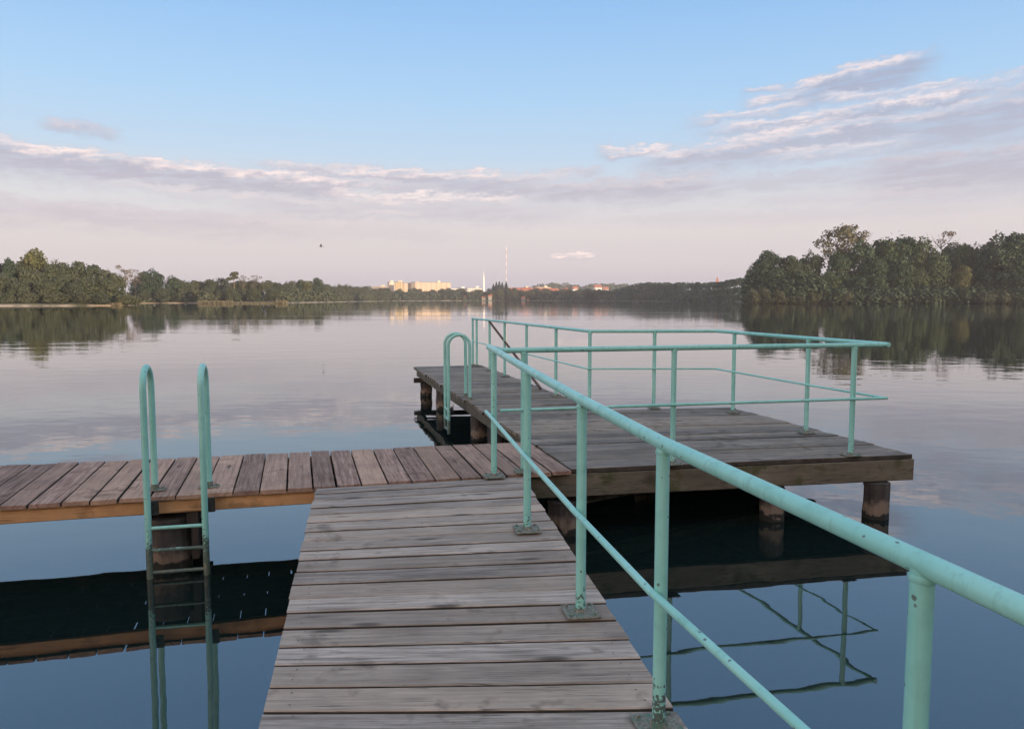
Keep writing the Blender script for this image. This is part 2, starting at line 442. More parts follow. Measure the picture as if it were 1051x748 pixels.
# --- walkway running out from the shore
walk = thing('walkway', 'weathered grey plank walkway running out from the shore to the wooden side pier', 'walkway', (-.3, 3.0, .5))
wz = lambda y: .60 - .028*(6.3-y) if y > -1 else .60 - .028*7.3 + .01*(y+1)
mb = deck([(-.93, 2.70, wz(2.70)), (-1.562, 6.07, wz(6.2)), (.088, 6.475, wz(6.2)), (.662, 2.70, wz(2.70))], .193, .010, .04)
for k, q in enumerate([[(-.55, -1, wz(-1)), (-.93, 2.69, wz(2.69)), (.664, 2.69, wz(2.69)), (1.36, -1, wz(-1))], [(-.2, -16, wz(-16)), (-.55, -1.01, wz(-1.01)), (1.36, -1.01, wz(-1.01)), (1.7, -16, wz(-16))]]):
    m2 = deck(q, .193, .010, .04)
    b0 = len(mb.v); mb.v += m2.v; mb.f += [tuple(i+b0 for i in f) for f in m2.f]; mb.uv += m2.uv; mb.mi += m2.mi
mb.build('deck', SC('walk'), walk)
for xo in (.22, .5, .78):
    a = Vector((-.93, 2.7, 0)).lerp(Vector((.66, 2.7, 0)), xo); b_ = Vector((-1.55, 6.0, 0)).lerp(Vector((.08, 6.4, 0)), xo)
    mb = MB(); d = (b_-a)
    p0 = a - d*1.2; p1 = b_ - d*.01
    beam(mb, (p0.x, p0.y, wz(p0.y)-.047), (p1.x, p1.y, wz(p1.y)-.047), .09, .12); mb.build('stringer', M['under'], walk)
for (x, y) in ((-.62, 3.1), (.42, 3.3), (-.2, -.6), (.95, -.6)):
    mb = MB(); pile(mb, x, y, .10, wz(y)-.17); mb.build('pile', M['pile'], walk)

# --- side pier going off to the left, planks laid lengthwise to the walkway
pier = thing('side_pier', 'red-brown plank pier on a fresh orange beam, branching off the grey walkway', 'pier', (-4, 6.2, .5))
fr = lambda x: 6.68 + (x-.543)*.2705
bk = lambda x: 8.06 + (x-.2)*.2447
# planks run front -> back; build as deck with "left edge" = front line
mb = deck([(-15.2, fr(-15.2), ZD), (.53, fr(.53), ZD), (.185, bk(.185), ZD), (-15.9, bk(-15.9), ZD)], .203, .013, .034, over=.01)
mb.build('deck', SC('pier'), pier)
mb = MB(); beam(mb, (-15.2, fr(-15.2)+.05, ZD-.038), (-1.60, fr(-1.60)+.055, ZD-.038), .06, .105, 24); mb.build('front_beam', M['beam_new'], pier)
mb = MB(); beam(mb, (-15.6, bk(-15.6)-.06, ZD-.038), (.15, bk(.15)-.06, ZD-.038), .06, .105, 24); mb.build('rear_beam', M['beam_new'], pier)
for k, o in enumerate((.33, .62)):
    mb = MB(); ya = fr(-15)+(bk(-15)-fr(-15))*o; yb = fr(.2)+(bk(.2)-fr(.2))*o
    beam(mb, (-15, ya, ZD-.038), (.1, yb, ZD-.038), .07, .12, 24); mb.build('joist', M['under'], pier)
ax = Vector((.2600, -.9656, 0))       # across the pier, towards the viewer
for px in (-2.66, -6.4, -10.2, -14.0):
    f0 = Vector((px, fr(px), 0)) - ax*.17
    b0 = Vector((px, fr(px), 0)) - ax*1.30
    for q, r in ((f0, .155), (b0, .12)):
        mb = MB(); pile(mb, q.x, q.y, r, .40); mb.build('pile', M['pile'], pier)
    mb = MB(); beam(mb, tuple(f0 + ax*.06 + Vector((-.155, -.0, .478))), tuple(b0 + Vector((-.155, 0, .478))), .05, .13); mb.build('cap_beam', M['under'], pier)
    mb = MB(); beam(mb, tuple(f0 + ax*.06 + Vector((.168, 0, .478))), tuple(b0 + Vector((.168, 0, .478))), .05, .13); mb.build('cap_beam', M['under'], pier)
    mb = MB(); q = f0 + Vector((.215, -.0, 0)); mb.box((q.x, q.y-.02, .27), (.05, .11, .40), R(14), .008); mb.build('clamp_board', M['under'], pier)

# --- swimming platform with its long arm
plat = thing('swimming_platform', 'dark grey plank platform with a long narrow arm reaching out into the lake', 'platform', (1.5, 8.5, .5))
lx = lambda y: .2 - .2614*(y-8.02)
NL = (.555, 6.735, ZD+.002); NR = (3.875, 7.375, ZD+.002); FR_ = (3.02, 10.70, ZD+.002); FL = (lx(10.22)+.01, 10.22, ZD+.002)
mb = deck([NL, FL, FR_, NR], .182, .011, .042, over=.014, jit=.005)
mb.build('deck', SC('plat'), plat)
rx = lambda y: .677 + .13 - .27*(y-11.85)
a0 = (lx(10.23)+.01, 10.235, ZD+.002); a1 = (lx(17.15), 17.15, ZD+.002); a2 = (rx(17.55), 17.55, ZD+.002); a3 = (rx(10.47), 10.475, ZD+.002)
mb = deck([a0, a1, a2, a3], .182, .011, .042, over=.018, jit=.006)
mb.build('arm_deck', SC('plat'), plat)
nd = (Vector(NR)-Vector(NL)).normalized(); ns = Vector((-nd.y, nd.x, 0))
P = lambda t, o, z: tuple(Vector((NL[0], NL[1], 0)) + nd*t + ns*o + Vector((0, 0, z)))
mb = MB(); beam(mb, P(-.46, .035, ZD-.041), P(3.40, .035, ZD-.041), .07, .205, 10); mb.build('fascia_beam', M['beam_old'], plat)
rd = (Vector(FR_)-Vector(NR)).normalized()
e0 = Vector(NR) + rd*.09 - nd*.05; e1 = Vector(FR_) - rd*.06 - nd*.05
mb = MB(); beam(mb, (e0.x, e0.y, ZD-.042), (e1.x, e1.y, ZD-.042), .07, .17, 8); mb.build('side_beam', M['beam_old'], plat)
mb = MB(); beam(mb, P(.10, .24, .352), P(3.3, 1.55, .352), .12, .12, 8); mb.build('cross_beam', M['beam_old'], plat)
for o in (1.05, 2.0, 2.9):
    mb = MB(); beam(mb, P(.06-o*.07, o, ZD-.042), P(3.2-o*.02, o, ZD-.042), .09, .17, 8); mb.build('joist', M['under'], plat)
for side, off in ((lx, .10), (rx, -.16)):
    mb = MB(); beam(mb, (side(8.3 if side is lx else 10.7)+off, 8.3 if side is lx else 10.7, ZD-.042), (side(17.1)+off, 17.1, ZD-.042), .09, .16, 14); mb.build('arm_beam', M['beam_old'], plat)
# stub post + collar pile near the pier corner
mb = MB(); pile(mb, .47, 6.84, .145, .30); mb.build('pile', M['pile'], plat)
mb = MB(); mb.box((.49, 6.88, .36), (.11, .11, .14), R(11), .006); mb.build('stub_post', M['under'], plat)
for (x, y, r, z) in ((3.52, 7.33, .118, .345), (2.49, 7.26, .118, .345), (3.05, 9.0, .11, .4), (2.65, 10.3, .11, .4), (1.3, 10.1, .11, .4), (1.5, 8.6, .11, .3)):
    mb = MB(); pile(mb, x, y, r, z); mb.build('pile', M['pile'], plat)
for y in (9.0, 10.35, 11.45, 14.6, 16.7):
    for sx, off in ((lx, .20), (rx, -.22)):
        if sx is rx and y < 11: continue
        mb = MB(); pile(mb, sx(y)+off, y, .125, .40); mb.build('pile', M['pile'], plat)
    if y > 16:
        mb = MB(); beam(mb, (lx(y-.02)-.05, y-.16, ZD-.19), (rx(y+.1)+.02, y+.12, ZD-.19), .10, .10); mb.build('cap_beam', M['under'], plat)

# ------------------------------------------------------------------ railings
PR = .0255
def post(parent, x, y, zb, zt, yaw=R(14), plate=.17, mats=('paint', 'plate')):
    mb = MB(); mb.tube([(x, y, zb), (x, y, zt-.01)], PR*.98, 14); mb.tube([(x, y, zt-.040), (x+.0006, y, zt-.030), (x, y-.0006, zt-.020)], [PR*.99, PR+.0042, PR+.0005], 14)
    p = mb.build('post', M[mats[0]], parent, True)
    if plate:
        m2 = MB(); m2.box((x, y, zb+.006), (plate, plate, .011), yaw, .003)
        for sx in (-1, 1):
            for sy in (-1, 1):
                a = plate*.36; ca, sa = math.cos(yaw), math.sin(yaw)
                bx, by = x + sx*a*ca - sy*a*sa, y + sx*a*sa + sy*a*ca
                m2.tube([(bx, by, zb+.010), (bx, by, zb+.022)], .009, 6)
        # a welded collar at the foot
        m2.tube([(x, y, zb+.010), (x, y, zb+.03)], [.034, .028], 12)
        m2.build('base_plate', M[mats[1]], p, False)
    return p
def round_corner(pts_, r, n=6):
    out = [Vector(pts_[0])]
    for i in range(1, len(pts_)-1):
        p = Vector(pts_[i]); a = (Vector(pts_[i-1])-p).normalized(); b_ = (Vector(pts_[i+1])-p).normalized()
        s = p+a*r; e = p+b_*r
        for k in range(n+1):
            t = k/n; out.append(s*(1-t)**2 + p*2*t*(1-t) + e*t*t)
    out.append(Vector(pts_[-1])); return out

wr = thing('railing', 'turquoise tube handrail along the right edge of the grey walkway', 'railing', (.5, 3, .5))
wp = [(1.20, .30), (.865, 1.585), (.548, 2.765), (.344, 3.76), (.101, 5.035), (-.152, 6.425)]
zt = lambda y: wz(y) + 1.078
for x, y in wp: post(wr, x, y, wz(y)+.004, zt(y), R(9))
line = [(1.62, -1.4, zt(-1.4))] + [(x, y, zt(y)) for x, y in wp] + [(-.20, 6.70, zt(6.7)-.004)]
mb = MB(); mb.tube(line, PR+.0005, 16); mb.build('top_rail', M['paint'], wr, True)
line = [(1.62-.045, -1.4, wz(-1.4)+.52)] + [(x-.036, y, wz(y)+.525) for x, y in wp] + [(-.225, 6.60, wz(6.6)+.527)]
mb = MB(); mb.tube(line, .0155, 12); mb.build('mid_rail', M['paint'], wr, True)

pr = thing('railing', 'turquoise tube railing around the dark platform and along its arm', 'railing', (2, 9, .6))
Z1, Z2 = ZD+1.065, ZD+.555
near = [(.10, 6.60), (1.457, 6.92), (3.249, 7.314)]
right = [(3.289, 8.554), (2.914, 10.113)]
far = [(1.943, 10.515)]
inner = (1.06, 10.50)
arm = [(.677, 11.87), (.253, 13.43), (-.141, 14.87), (-.467, 16.1), (-.790, 17.28), (-.885, 17.42)]
for x, y in near + right + far + [inner] + arm: post(pr, x, y, ZD+.008, Z1, R(13), .15)
top = [(-.16, 6.52, Z1), (.10, 6.60, Z1), (1.457, 6.92, Z1), (3.249, 7.314, Z1), (3.62, 7.405, Z1)]
mb = MB(); mb.tube(top, .0235, 14); mb.build('top_rail', M['paint'], pr, True)
loop = [(3.60, 7.37, Z1+.002), (3.289, 8.554, Z1+.002), (2.80, 10.53, Z1+.002), (1.943, 10.515, Z1), (1.06, 10.50, Z1), (.677, 11.87, Z1), (-.141, 14.87, Z1), (-.90, 17.45, Z1)]
mb = MB(); mb.tube(round_corner(loop, .05), .0225, 14); mb.build('top_rail', M['paint'], pr, True)
mid = [(-.10, 6.52, Z2), (.10, 6.568, Z2), (1.457, 6.888, Z2), (3.249, 7.282, Z2), (3.60, 7.36, Z2)]
mb = MB(); mb.tube(mid, .0135, 10); mb.build('mid_rail', M['paint'], pr, True)
mid2 = [(3.585, 7.36, Z2), (3.255, 8.55, Z2), (2.77, 10.49, Z2), (1.943, 10.485, Z2), (1.03, 10.47, Z2), (.645, 11.87, Z2), (-.173, 14.87, Z2), (-.90, 17.40, Z2)]
mb = MB(); mb.tube(round_corner(mid2, .05), .0115, 10); mb.build('mid_rail', M['paint'], pr, True)
mb = MB(); mb.tube([(-.47, 16.05, ZD+1.04), (.47, 12.70, ZD+.03)], .024, 10); mb.build('brace', M['rust'], pr, True)

# ------------------------------------------------------------------ ladders
def ladder(label, feet, out, zdeck, ztop, zbot, rungs, beam_z, r=.024):
    """feet: two points on the deck; out: vector from the foot to the outer leg"""
    f0, f1 = Vector((*feet[0], 0)), Vector((*feet[1], 0)); out = Vector((*out, 0))
    t = thing('bathing_ladder', label, 'ladder', ((f0.x+f1.x)/2, (f0.y+f1.y)/2, zdeck), 'turquoise bathing ladders')
    L = out.length
    for f in (f0, f1):
        pth = [f + Vector((0, 0, zdeck)), f + Vector((0, 0, ztop-L/2))]
        for k in range(1, 12):
            a = math.pi*k/12; pth.append(f + out*(.5-.5*math.cos(a)) + Vector((0, 0, ztop-L/2 + math.sin(a)*L/2)))
        pth += [f + out + Vector((0, 0, ztop-L/2)), f + out + Vector((0, 0, zbot))]
        mb = MB(); mb.tube(pth, r, 14); rail = mb.build('side_rail', M['paint_ladder'], t, True)
        m2 = MB(); m2.box((f.x, f.y, zdeck+.006), (.15, .10, .012), R(14), .003)
        for s in (-.055, .055): m2.tube([(f.x+s, f.y+s*.25, zdeck+.01), (f.x+s, f.y+s*.25, zdeck+.026)], .010, 6)
        m2.tube([(f.x, f.y, zdeck+.01), (f.x, f.y, zdeck+.05)], .031, 10)
        m2.build('base_plate', M['plate'], rail)
        # bracket: plate on the beam, short arm to the outer leg
        q = f + out*.80; m3 = MB(); d = out.normalized(); rz = math.atan2(d.y, d.x) + math.pi/2
        m3.box((q.x + .02*d.y*-1, q.y, beam_z), (.10, .012, .115), rz, .003)
        m3.tube([tuple(q + Vector((0, 0, beam_z))), tuple(f + out + Vector((0, 0, beam_z-.01)))], .019, 10)
        m3.tube([tuple(q + d*.012 + Vector((0, 0, beam_z+.0))), tuple(q + d*.03 + Vector((0, 0, beam_z)))], .034, 8)
        m3.build('bracket', M['iron'], rail)
    for z in rungs:
        mb = MB(); mb.tube([tuple(f0+out+Vector((0, 0, z))), tuple(f1+out+Vector((0, 0, z)))], .0145, 10); mb.build('rung', M['paint_ladder'], t, True)
    return t
ladder('turquoise bathing ladder on the front edge of the red-brown side pier', [(-2.815, 5.99), (-2.425, 6.085)], (.085, -.315), ZD, ZD+.985, -.9, (.385, .215, .045, -.14, -.32), .525)
ladder('turquoise bathing ladder on the long arm of the dark platform', [(-.715, 11.86), (-.625, 11.40)], (-.315, -.02), ZD, ZD+.975, .10, (.44, .30, .14), .48)

# ------------------------------------------------------------------ trees
def clump(mb, p, nrm, s, rnd, m=0):
    n = nrm.normalized(); a = n.orthogonal().normalized(); b_ = n.cross(a); k = 5
    ph = rnd.uniform(0, 6.28); el = rnd.uniform(.55, 1.0)
    mb.face([p + (a*math.cos(ph+6.2832*i/k)*el + b_*math.sin(ph+6.2832*i/k))*s*rnd.uniform(.55, 1.15) + n*rnd.uniform(-.25, .25)*s for i in range(k)], m=m)
def lobes_crown(seed, lobes, N, s0, s1, gap=0.0, droop=.25):
    rnd = random.Random(seed); mb = MB()
    wts = [l[3]*l[3]*.5 + l[3]*l[4]*.5 for l in lobes]
    for _ in range(N):
        l = rnd.choices(lobes, wts)[0]
        d = Vector((rnd.gauss(0, 1), rnd.gauss(0, 1), rnd.gauss(.25, 1))).normalized()
        rr = rnd.uniform(.35, 1) ** .45 if rnd.random() > .05 else rnd.uniform(1.0, 1.10)
        wob = 1 + .16*math.sin(d.x*5+seed)*math.sin(d.z*6+d.y*4+seed*2)
        p = Vector((l[0] + d.x*l[3]*rr*wob, l[1] + d.y*l[3]*rr*wob, l[2] + d.z*l[4]*rr*wob))
        if p.z < .05: continue
        if gap and math.sin(p.x*1.9+seed)*math.sin(p.z*1.7+seed*1.3)*math.sin(p.y*1.5) > gap*.4 : continue
        nn = d*1.0 + Vector((rnd.gauss(0, .55), rnd.gauss(0, .55), rnd.gauss(-droop, .5)))
        clump(mb, p, nn, rnd.uniform(s0, s1), rnd)
    return mb
def trunk_mesh(seed, H, r, limbs, spread, lo=.35):
    rnd = random.Random(seed); mb = MB()
    pth = [Vector((0, 0, -.3))]; 
    for k in range(1, 6): pth.append(Vector((rnd.gauss(0, .03)*H*k/5*.5, rnd.gauss(0, .03)*H*k/5*.5, H*.85*k/5)))
    mb.tube(pth, [r*(1-.16*k) for k in range(6)], 7)
    for i in range(limbs):
        z = H*rnd.uniform(lo, .78); a = rnd.uniform(0, 6.28); L = spread*rnd.uniform(.5, 1.0)
        b0 = Vector((0, 0, z)); d = Vector((math.cos(a), math.sin(a), rnd.uniform(.5, 1.2)))
        p1 = b0 + d*L*.5; p2 = p1 + Vector((d.x*.8, d.y*.8, d.z*1.1))*L*.5
        mb.tube([b0, p1, p2], [r*.42, r*.26, r*.08], 5)
    return mb
PROTO = {}
def make_kind(kind, seed, name, leafmat, bark='bark'):
    """one tree of a kind about 10 m tall, standing at the origin"""
    rnd = random.Random(seed*7+1); H = 10.0
    if kind == 'broad':
        lobes = [(0, 0, 5.2, 2.7, 4.3)]
        for k in range(17):
            a = rnd.uniform(0, 6.28); z = rnd.uniform(1.2, 8.6); q = 2.1*math.sqrt(max(.06, 1-((z-3.6)/5.9)**2))
            rr = rnd.uniform(.9, 1.7); lobes.append((math.cos(a)*q*rnd.uniform(.7, 1.15), math.sin(a)*q*rnd.uniform(.7, 1.15), z, rr, rr*rnd.uniform(.7, 1.0)))
        mbc = lobes_crown(seed, lobes, 6600, .13, .30); tr = trunk_mesh(seed, H, .22, 7, 2.2)
    elif kind == 'tall':      # sparse, airy crown on a visible stem
        lobes = []
        for k in range(16):
            a = rnd.uniform(0, 6.28); z = rnd.uniform(5.2, 9.5); q = rnd.uniform(.3, 2.6)*(1-.4*(z-5)/5); rr = rnd.uniform(.5, 1.0)
            lobes.append((math.cos(a)*q, math.sin(a)*q, z, rr, rr*.7))
        mbc = lobes_crown(seed, lobes, 1250, .09, .19); tr = trunk_mesh(seed, H, .13, 16, 2.4, .45)
    elif kind == 'bare':      # half-leafless crown, limbs show
        lobes = []
        for k in range(13):
            a = rnd.uniform(0, 6.28); z = rnd.uniform(5.6, 9.6); q = rnd.uniform(.4, 2.4); rr = rnd.uniform(.4, .8)
            lobes.append((math.cos(a)*q, math.sin(a)*q, z, rr, rr*.7))
        mbc = lobes_crown(seed, lobes, 760, .07, .15); tr = trunk_mesh(seed, H, .085, 34, 2.6, .42)
    elif kind == 'pine':
        lobes = []
        for k in range(8):
            a = rnd.uniform(0, 6.28); q = rnd.uniform(.2, 1.7); rr = rnd.uniform(.7, 1.1); lobes.append((math.cos(a)*q, math.sin(a)*q, rnd.uniform(7.4, 9.3), rr, rr*.6))
        mbc = lobes_crown(seed, lobes, 1500, .12, .25); tr = trunk_mesh(seed, H, .16, 6, 1.5, .66)
    elif kind == 'spruce':
        mbc = MB()
        for k in range(3400):
            z = 9.9*(1-rnd.random()**.6)+.2; w = (10.1-z)*.20*rnd.uniform(.25, 1.05)*(1+.22*math.sin(z*5.5)); a = rnd.uniform(0, 6.28)
            p = Vector((math.cos(a)*w, math.sin(a)*w, z - w*.35)); clump(mbc, p, Vector((math.cos(a)*.7, math.sin(a)*.7, rnd.uniform(.2, 1))), rnd.uniform(.12, .26), rnd)
        tr = trunk_mesh(seed, H, .16, 0, 1)
    else:                     # shrub: rounded to the ground
        lobes = [(0, 0, 3.6, 4.6, 4.6)]
        for k in range(9):
            a = rnd.uniform(0, 6.28); q = rnd.uniform(2.4, 4.4); rr = rnd.uniform(1.6, 2.8); lobes.append((math.cos(a)*q, math.sin(a)*q, rnd.uniform(1.2, 6.6), rr, rr*.9))
        mbc = lobes_crown(seed, lobes, 4200, .25, .55); tr = trunk_mesh(seed, H*.6, .2, 6, 3)
    root = bpy.data.objects.new(name, None)
    tr_o = tr.build('trunk', M[bark], root); cr_o = mbc.build('crown', M[leafmat], root)
    cr_o.data.name = kind + '_crown'
    root['top'] = sorted(v.co.z for v in cr_o.data.vertices)[int(len(cr_o.data.vertices)*.985)]
    return root
for key, (kind, seeds, name, lm, bk_) in {
    'alder': ('broad', (1, 2, 3, 4), 'alder_tree', 'leaf_alder', 'bark'),
    'deep': ('broad', (5, 6, 7), 'alder_tree', 'leaf_deep', 'bark'),
    'mixed': ('broad', (8, 9, 10, 11), 'deciduous_tree', 'leaf_mixed', 'bark'),
    'pale': ('tall', (12, 13), 'poplar_tree', 'leaf_pale', 'bark'),
    'bare': ('bare', (14, 15), 'half_bare_tree', 'leaf_brown', 'bark'),
    'pine': ('pine', (16,), 'pine_tree', 'leaf_mixed', 'bark_pine'),
    'spruce': ('spruce', (17, 18), 'spruce_tree', 'leaf_spruce', 'bark'),
    'shrub': ('shrub', (19, 20), 'willow_shrub', 'leaf_shrub', 'bark'),
    'golden': ('broad', (21,), 'willow_tree', 'leaf_gold', 'bark')}.items():
    PROTO[key] = [make_kind(kind, s_, name, lm, bk_) for s_ in seeds]
trnd = random.Random(77)
used = set()
def plant(key, u, Y, vtop, wide, label, group, base=.4, rz=None):
    """tree on bearing u at distance Y whose top reaches the height seen at vtop; wide = crown width in metres"""
    root = trnd.choice(PROTO[key]); z = hgt(vtop, Y); h = z-base
    nominal = {'broad': 6.6, 'alder': 6.6, 'deep': 6.6, 'mixed': 6.6, 'golden': 6.6, 'pale': 6, 'bare': 6, 'pine': 4.4, 'spruce': 4, 'shrub': 10.5}[key]
    sc = (wide/nominal, wide/nominal, h/root['top'])
    loc = (bear(u, Y), Y, base); r_ = trnd.uniform(0, 6.28) if rz is None else rz
    cat = 'shrub' if key == 'shrub' else 'tree'
    if root not in used:
        used.add(root); C.objects.link(root); root.location = loc; root.rotation_euler = (0, 0, r_); root.scale = sc; o = root
        for k in ('label', 'group'): 
            if k in o: del o[k]
        tag(o, label, cat, group)
    else:
        o = dup(root, loc, r_, sc)
        for k in ('label', 'group'):
            if k in o: del o[k]
        tag(o, label, cat, group)
    return o
def thin(u, v, Y, w): return w/F*Y
# right-hand wood
gA = 'trees of the dark wood at the water on the right shore'
LB = 'green leafy tree in the dense dark wood on the right shore'
for u, Y, vt, w in ((776, 366, 268, 30), (792, 368, 261, 36), (812, 366, 266, 30), (829, 370, 264, 30)):
    plant('deep', u, Y, vt, w/F*Y, 'blue-green leafy tree at the shadowed tip of the right shore wood', 'shadowed trees at the tip of the right shore wood')
plant('pale', 858, 372, 233, 27, 'tall airy olive tree rising above the dark wood on the right shore', None)
plant('pale', 874, 375, 240, 22, 'lower airy olive tree beside the tallest one of the right shore wood', None)
for u, Y, vt, w in ((848, 356, 281, 24), (858, 364, 262, 32), (880, 364, 254, 34), (896, 358, 266, 30), (905, 366, 249, 34), (925, 366, 247, 34), (921, 357, 268, 30), (944, 362, 250, 34), (960, 356, 264, 30), (985, 362, 254, 30), (972, 366, 256, 26), (1000, 365, 258, 26), (942, 354, 278, 22), (878, 353, 285, 22)):
    plant('alder', u, Y, vt, w/F*Y, LB, gA)
plant('bare', 962, 374, 240, 22, 'half-bare brownish tree poking out of the right shore wood', None)
plant('golden', 984, 352, 276, 10, 'yellowish leafy tree at the waterline beside the dark wood', None)
for u, Y, vt, w in ((1022, 352, 248, 48), (1047, 350, 244, 50), (1070, 350, 250, 50), (1035, 345, 268, 36), (1064, 344, 270, 36), (1010, 352, 262, 32)):
    plant('deep', u, Y, vt, w/F*Y, 'big dark round tree at the near end of the right shore wood', 'big dark round trees at the near end of the right shore wood')
for u, Y, vt, w in ((1100, 345, 246, 50), (1135, 345, 252, 46)): plant('alder', u, Y, vt, w/F*Y, LB, gA)
for u in (770, 784, 800, 818, 836, 850, 866, 888, 905, 926, 946, 966, 990, 1008, 1026, 1046, 1066):
    plant('shrub', u + trnd.uniform(-3, 3), 349 + trnd.uniform(-2, 4) if u < 1000 else 340, 301 + trnd.uniform(-4, 4), 8.5, 'low bushy shrub hanging over the water under the right shore trees', 'shrubs at the water on the right shore', .2)
# left headland
gL = 'trees of the wood on the left headland'; LL = 'olive green tree in the mixed wood on the left headland'
for u, Y, vt, w in ((-46, 262, 266, 36), (-24, 258, 270, 34), (-8, 262, 267, 32), (4, 266, 272, 28), (26, 264, 270, 28), (58, 262, 272, 28), (36, 256, 279, 28), (8, 252, 283, 28), (70, 262, 272, 22), (84, 264, 271, 26), (97, 262, 274, 24), (108, 262, 279, 22), (64, 253, 284, 26), (92, 253, 286, 26), (112, 256, 287, 22), (122, 260, 282, 18), (50, 250, 289, 24), (22, 249, 290, 24), (80, 250, 290, 22)):
    plant('mixed', u, Y, vt, w/F*Y, LL, gL)
plant('golden', 40, 266, 260, 11, 'tallest round-topped tree of the wood on the left headland', None)
plant('deep', 12, 258, 268, 5, 'small dark pointed treetop in the left headland wood', None)
plant('bare', 74, 268, 271, 9, 'brownish thin tree in the middle of the left headland wood', None)
plant('bare', 131, 268, 273, 8, 'half-bare tree at the tip of the left headland', None)
plant('bare', 141, 300, 277, 9, 'thin leafless tree behind the tip of the left headland', None)
for u, vt, w in ((-30, 300, 9), (-5, 301, 8), (15, 301, 7), (32, 300, 7), (62, 301, 8), (88, 303, 6), (104, 302, 7)):
    plant('shrub', u, 248, vt, w, 'low shrub along the bank of the left headland', 'shrubs on the left headland bank', .2)
plant('shrub', 131, 254, 303.5, 7.5, 'rounded grey-green shrub at the very tip of the left headland', None, .1)
# bay behind the headland
gB = 'trees behind the reeds in the left bay'; LBb = 'dull green tree in the wood behind the reed bed in the left bay'
plant('deep', 158, 408, 280, 15, 'broad domed tree behind the left headland', None)
plant('deep', 145, 412, 288, 13, 'low dark tree in the bay close to the left headland', None)
plant('deep', 179, 412, 286, 10, 'dark tree between the domed tree and the reed bed', None)
for u, Y, vt, w in ((168, 402, 296, 16), (188, 415, 289, 20), (150, 401, 299, 14), (198, 420, 289, 18), (208, 425, 290, 18), (218, 420, 288, 18), (229, 425, 287, 18), (238, 415, 291, 18), (250, 420, 289, 18), (262, 422, 289, 20), (274, 420, 289, 18), (285, 430, 291, 18), (214, 400, 297, 16), (240, 398, 297, 16), (262, 400, 296, 16), (280, 405, 297, 16), (188, 410, 297, 14), (228, 402, 298, 14)):
    plant('mixed', u, Y, vt, w/F*Y, LBb, gB)
plant('pine', 241.5, 412, 279.5, 6.8, 'flat-topped pine standing above the wood behind the reed bed', None)
plant('bare', 250, 414, 283, 6, 'pale bare tree right beside the flat-topped pine', None)
plant('bare', 262, 416, 283, 9, 'wide brownish bare tree above the reed bed wood', None)
# the long shore leading to the town
gC = 'trees of the long wooded shore left of the tower blocks'; LC = 'small green tree on the long wooded shore left of the tower blocks'
x = 296
while x < 402:
    t_ = (x-296)/106; Y = 470 + 380*t_ + trnd.uniform(0, 30)
    vt = 290 + 6*min(1, max(0, (x-318)/50)) + trnd.uniform(-1.6, 1.6)
    plant('mixed', x, Y, vt, trnd.uniform(10, 15)/F*Y, LC, gC); 
    plant('mixed', x+2, Y-18, vt+6 + trnd.uniform(-1, 1), trnd.uniform(9, 13)/F*Y, LC, gC)
    x += trnd.uniform(4.5, 7)
plant('golden', 316, 500, 290, 9, 'orange-brown tree on the long shore left of the tower blocks', None)
plant('deep', 328, 540, 286.5, 9.5, 'round dark treetop above the long shore left of the tower blocks', None)
plant('deep', 309, 520, 288.5, 9, 'domed green tree on the long shore next to the orange-brown one', None)
# town shore
gD = 'trees along the town shore'; LD = 'small grey-green tree along the far shore in front of the town'
x = 402
while x < 648:
    Y = 1010 + trnd.uniform(0, 40) if x < 600 else 960 + trnd.uniform(0, 20)
    plant('mixed', x, Y, 297.6 + trnd.uniform(-1.6, 2.4), trnd.uniform(8, 13)/F*Y, LD, gD)
    x += trnd.uniform(2.8, 5.0)
for u, vt in ((506.5, 293), (509.5, 291), (512.5, 290.5), (515.5, 291.5), (519.5, 291)):
    plant('spruce', u, 1060 + trnd.uniform(-8, 8), vt, 20, 'dark pointed spruce in the clump in front of the radio mast', 'spruces in front of the radio mast')
plant('golden', 505, 1013, 300.5, 10, 'yellow-green willow by the waterside huts on the far shore', None)

def mass(name, spots, N, s0, s1, leafm, seed, label):
    """a far wood that reads as one mass"""
    rnd = random.Random(seed); mb = MB(); 
    for _ in range(N):
        sx, sy, sz, rx_, rz_ = rnd.choice(spots)
        d = Vector((rnd.gauss(0, 1), rnd.gauss(0, 1), rnd.gauss(.3, 1))).normalized(); q = rnd.uniform(.5, 1)**.5
        p = Vector((sx + d.x*rx_*q, sy + d.y*rx_*q, sz + d.z*rz_*q))
        if p.z < .3: continue
        clump(mb, p, d + Vector((rnd.gauss(0, .5), rnd.gauss(0, .5), rnd.gauss(0, .5))), rnd.uniform(s0, s1), rnd)
    return tag(mb.build(name, M[leafm]), label, 'wood', None, 'stuff')
sp = []
r5 = random.Random(5)
for k in range(150):
    u = r5.uniform(636, 762); Y = 0
    Y = 900 - 340*max(0, (u-650)/112)**1.3 + r5.uniform(4, 60)
    top = 296 - 5*min(1, max(0, (u-640)/14)) + r5.uniform(-.7, 1.6) - (5.5*max(0, (u-735)/27))
    z = hgt(top, Y); w = r5.uniform(5, 9)*Y/900
    for f in (1.0, .62, .3): sp.append((bear(u, Y-(1-f)*14), Y-(1-f)*14, z*f - w*.45, w, w*.55))
mass('far_wood', sp, 15000, .8, 1.7, 'leaf_deep', 3, 'blue-green wood closing the far end of the lake')
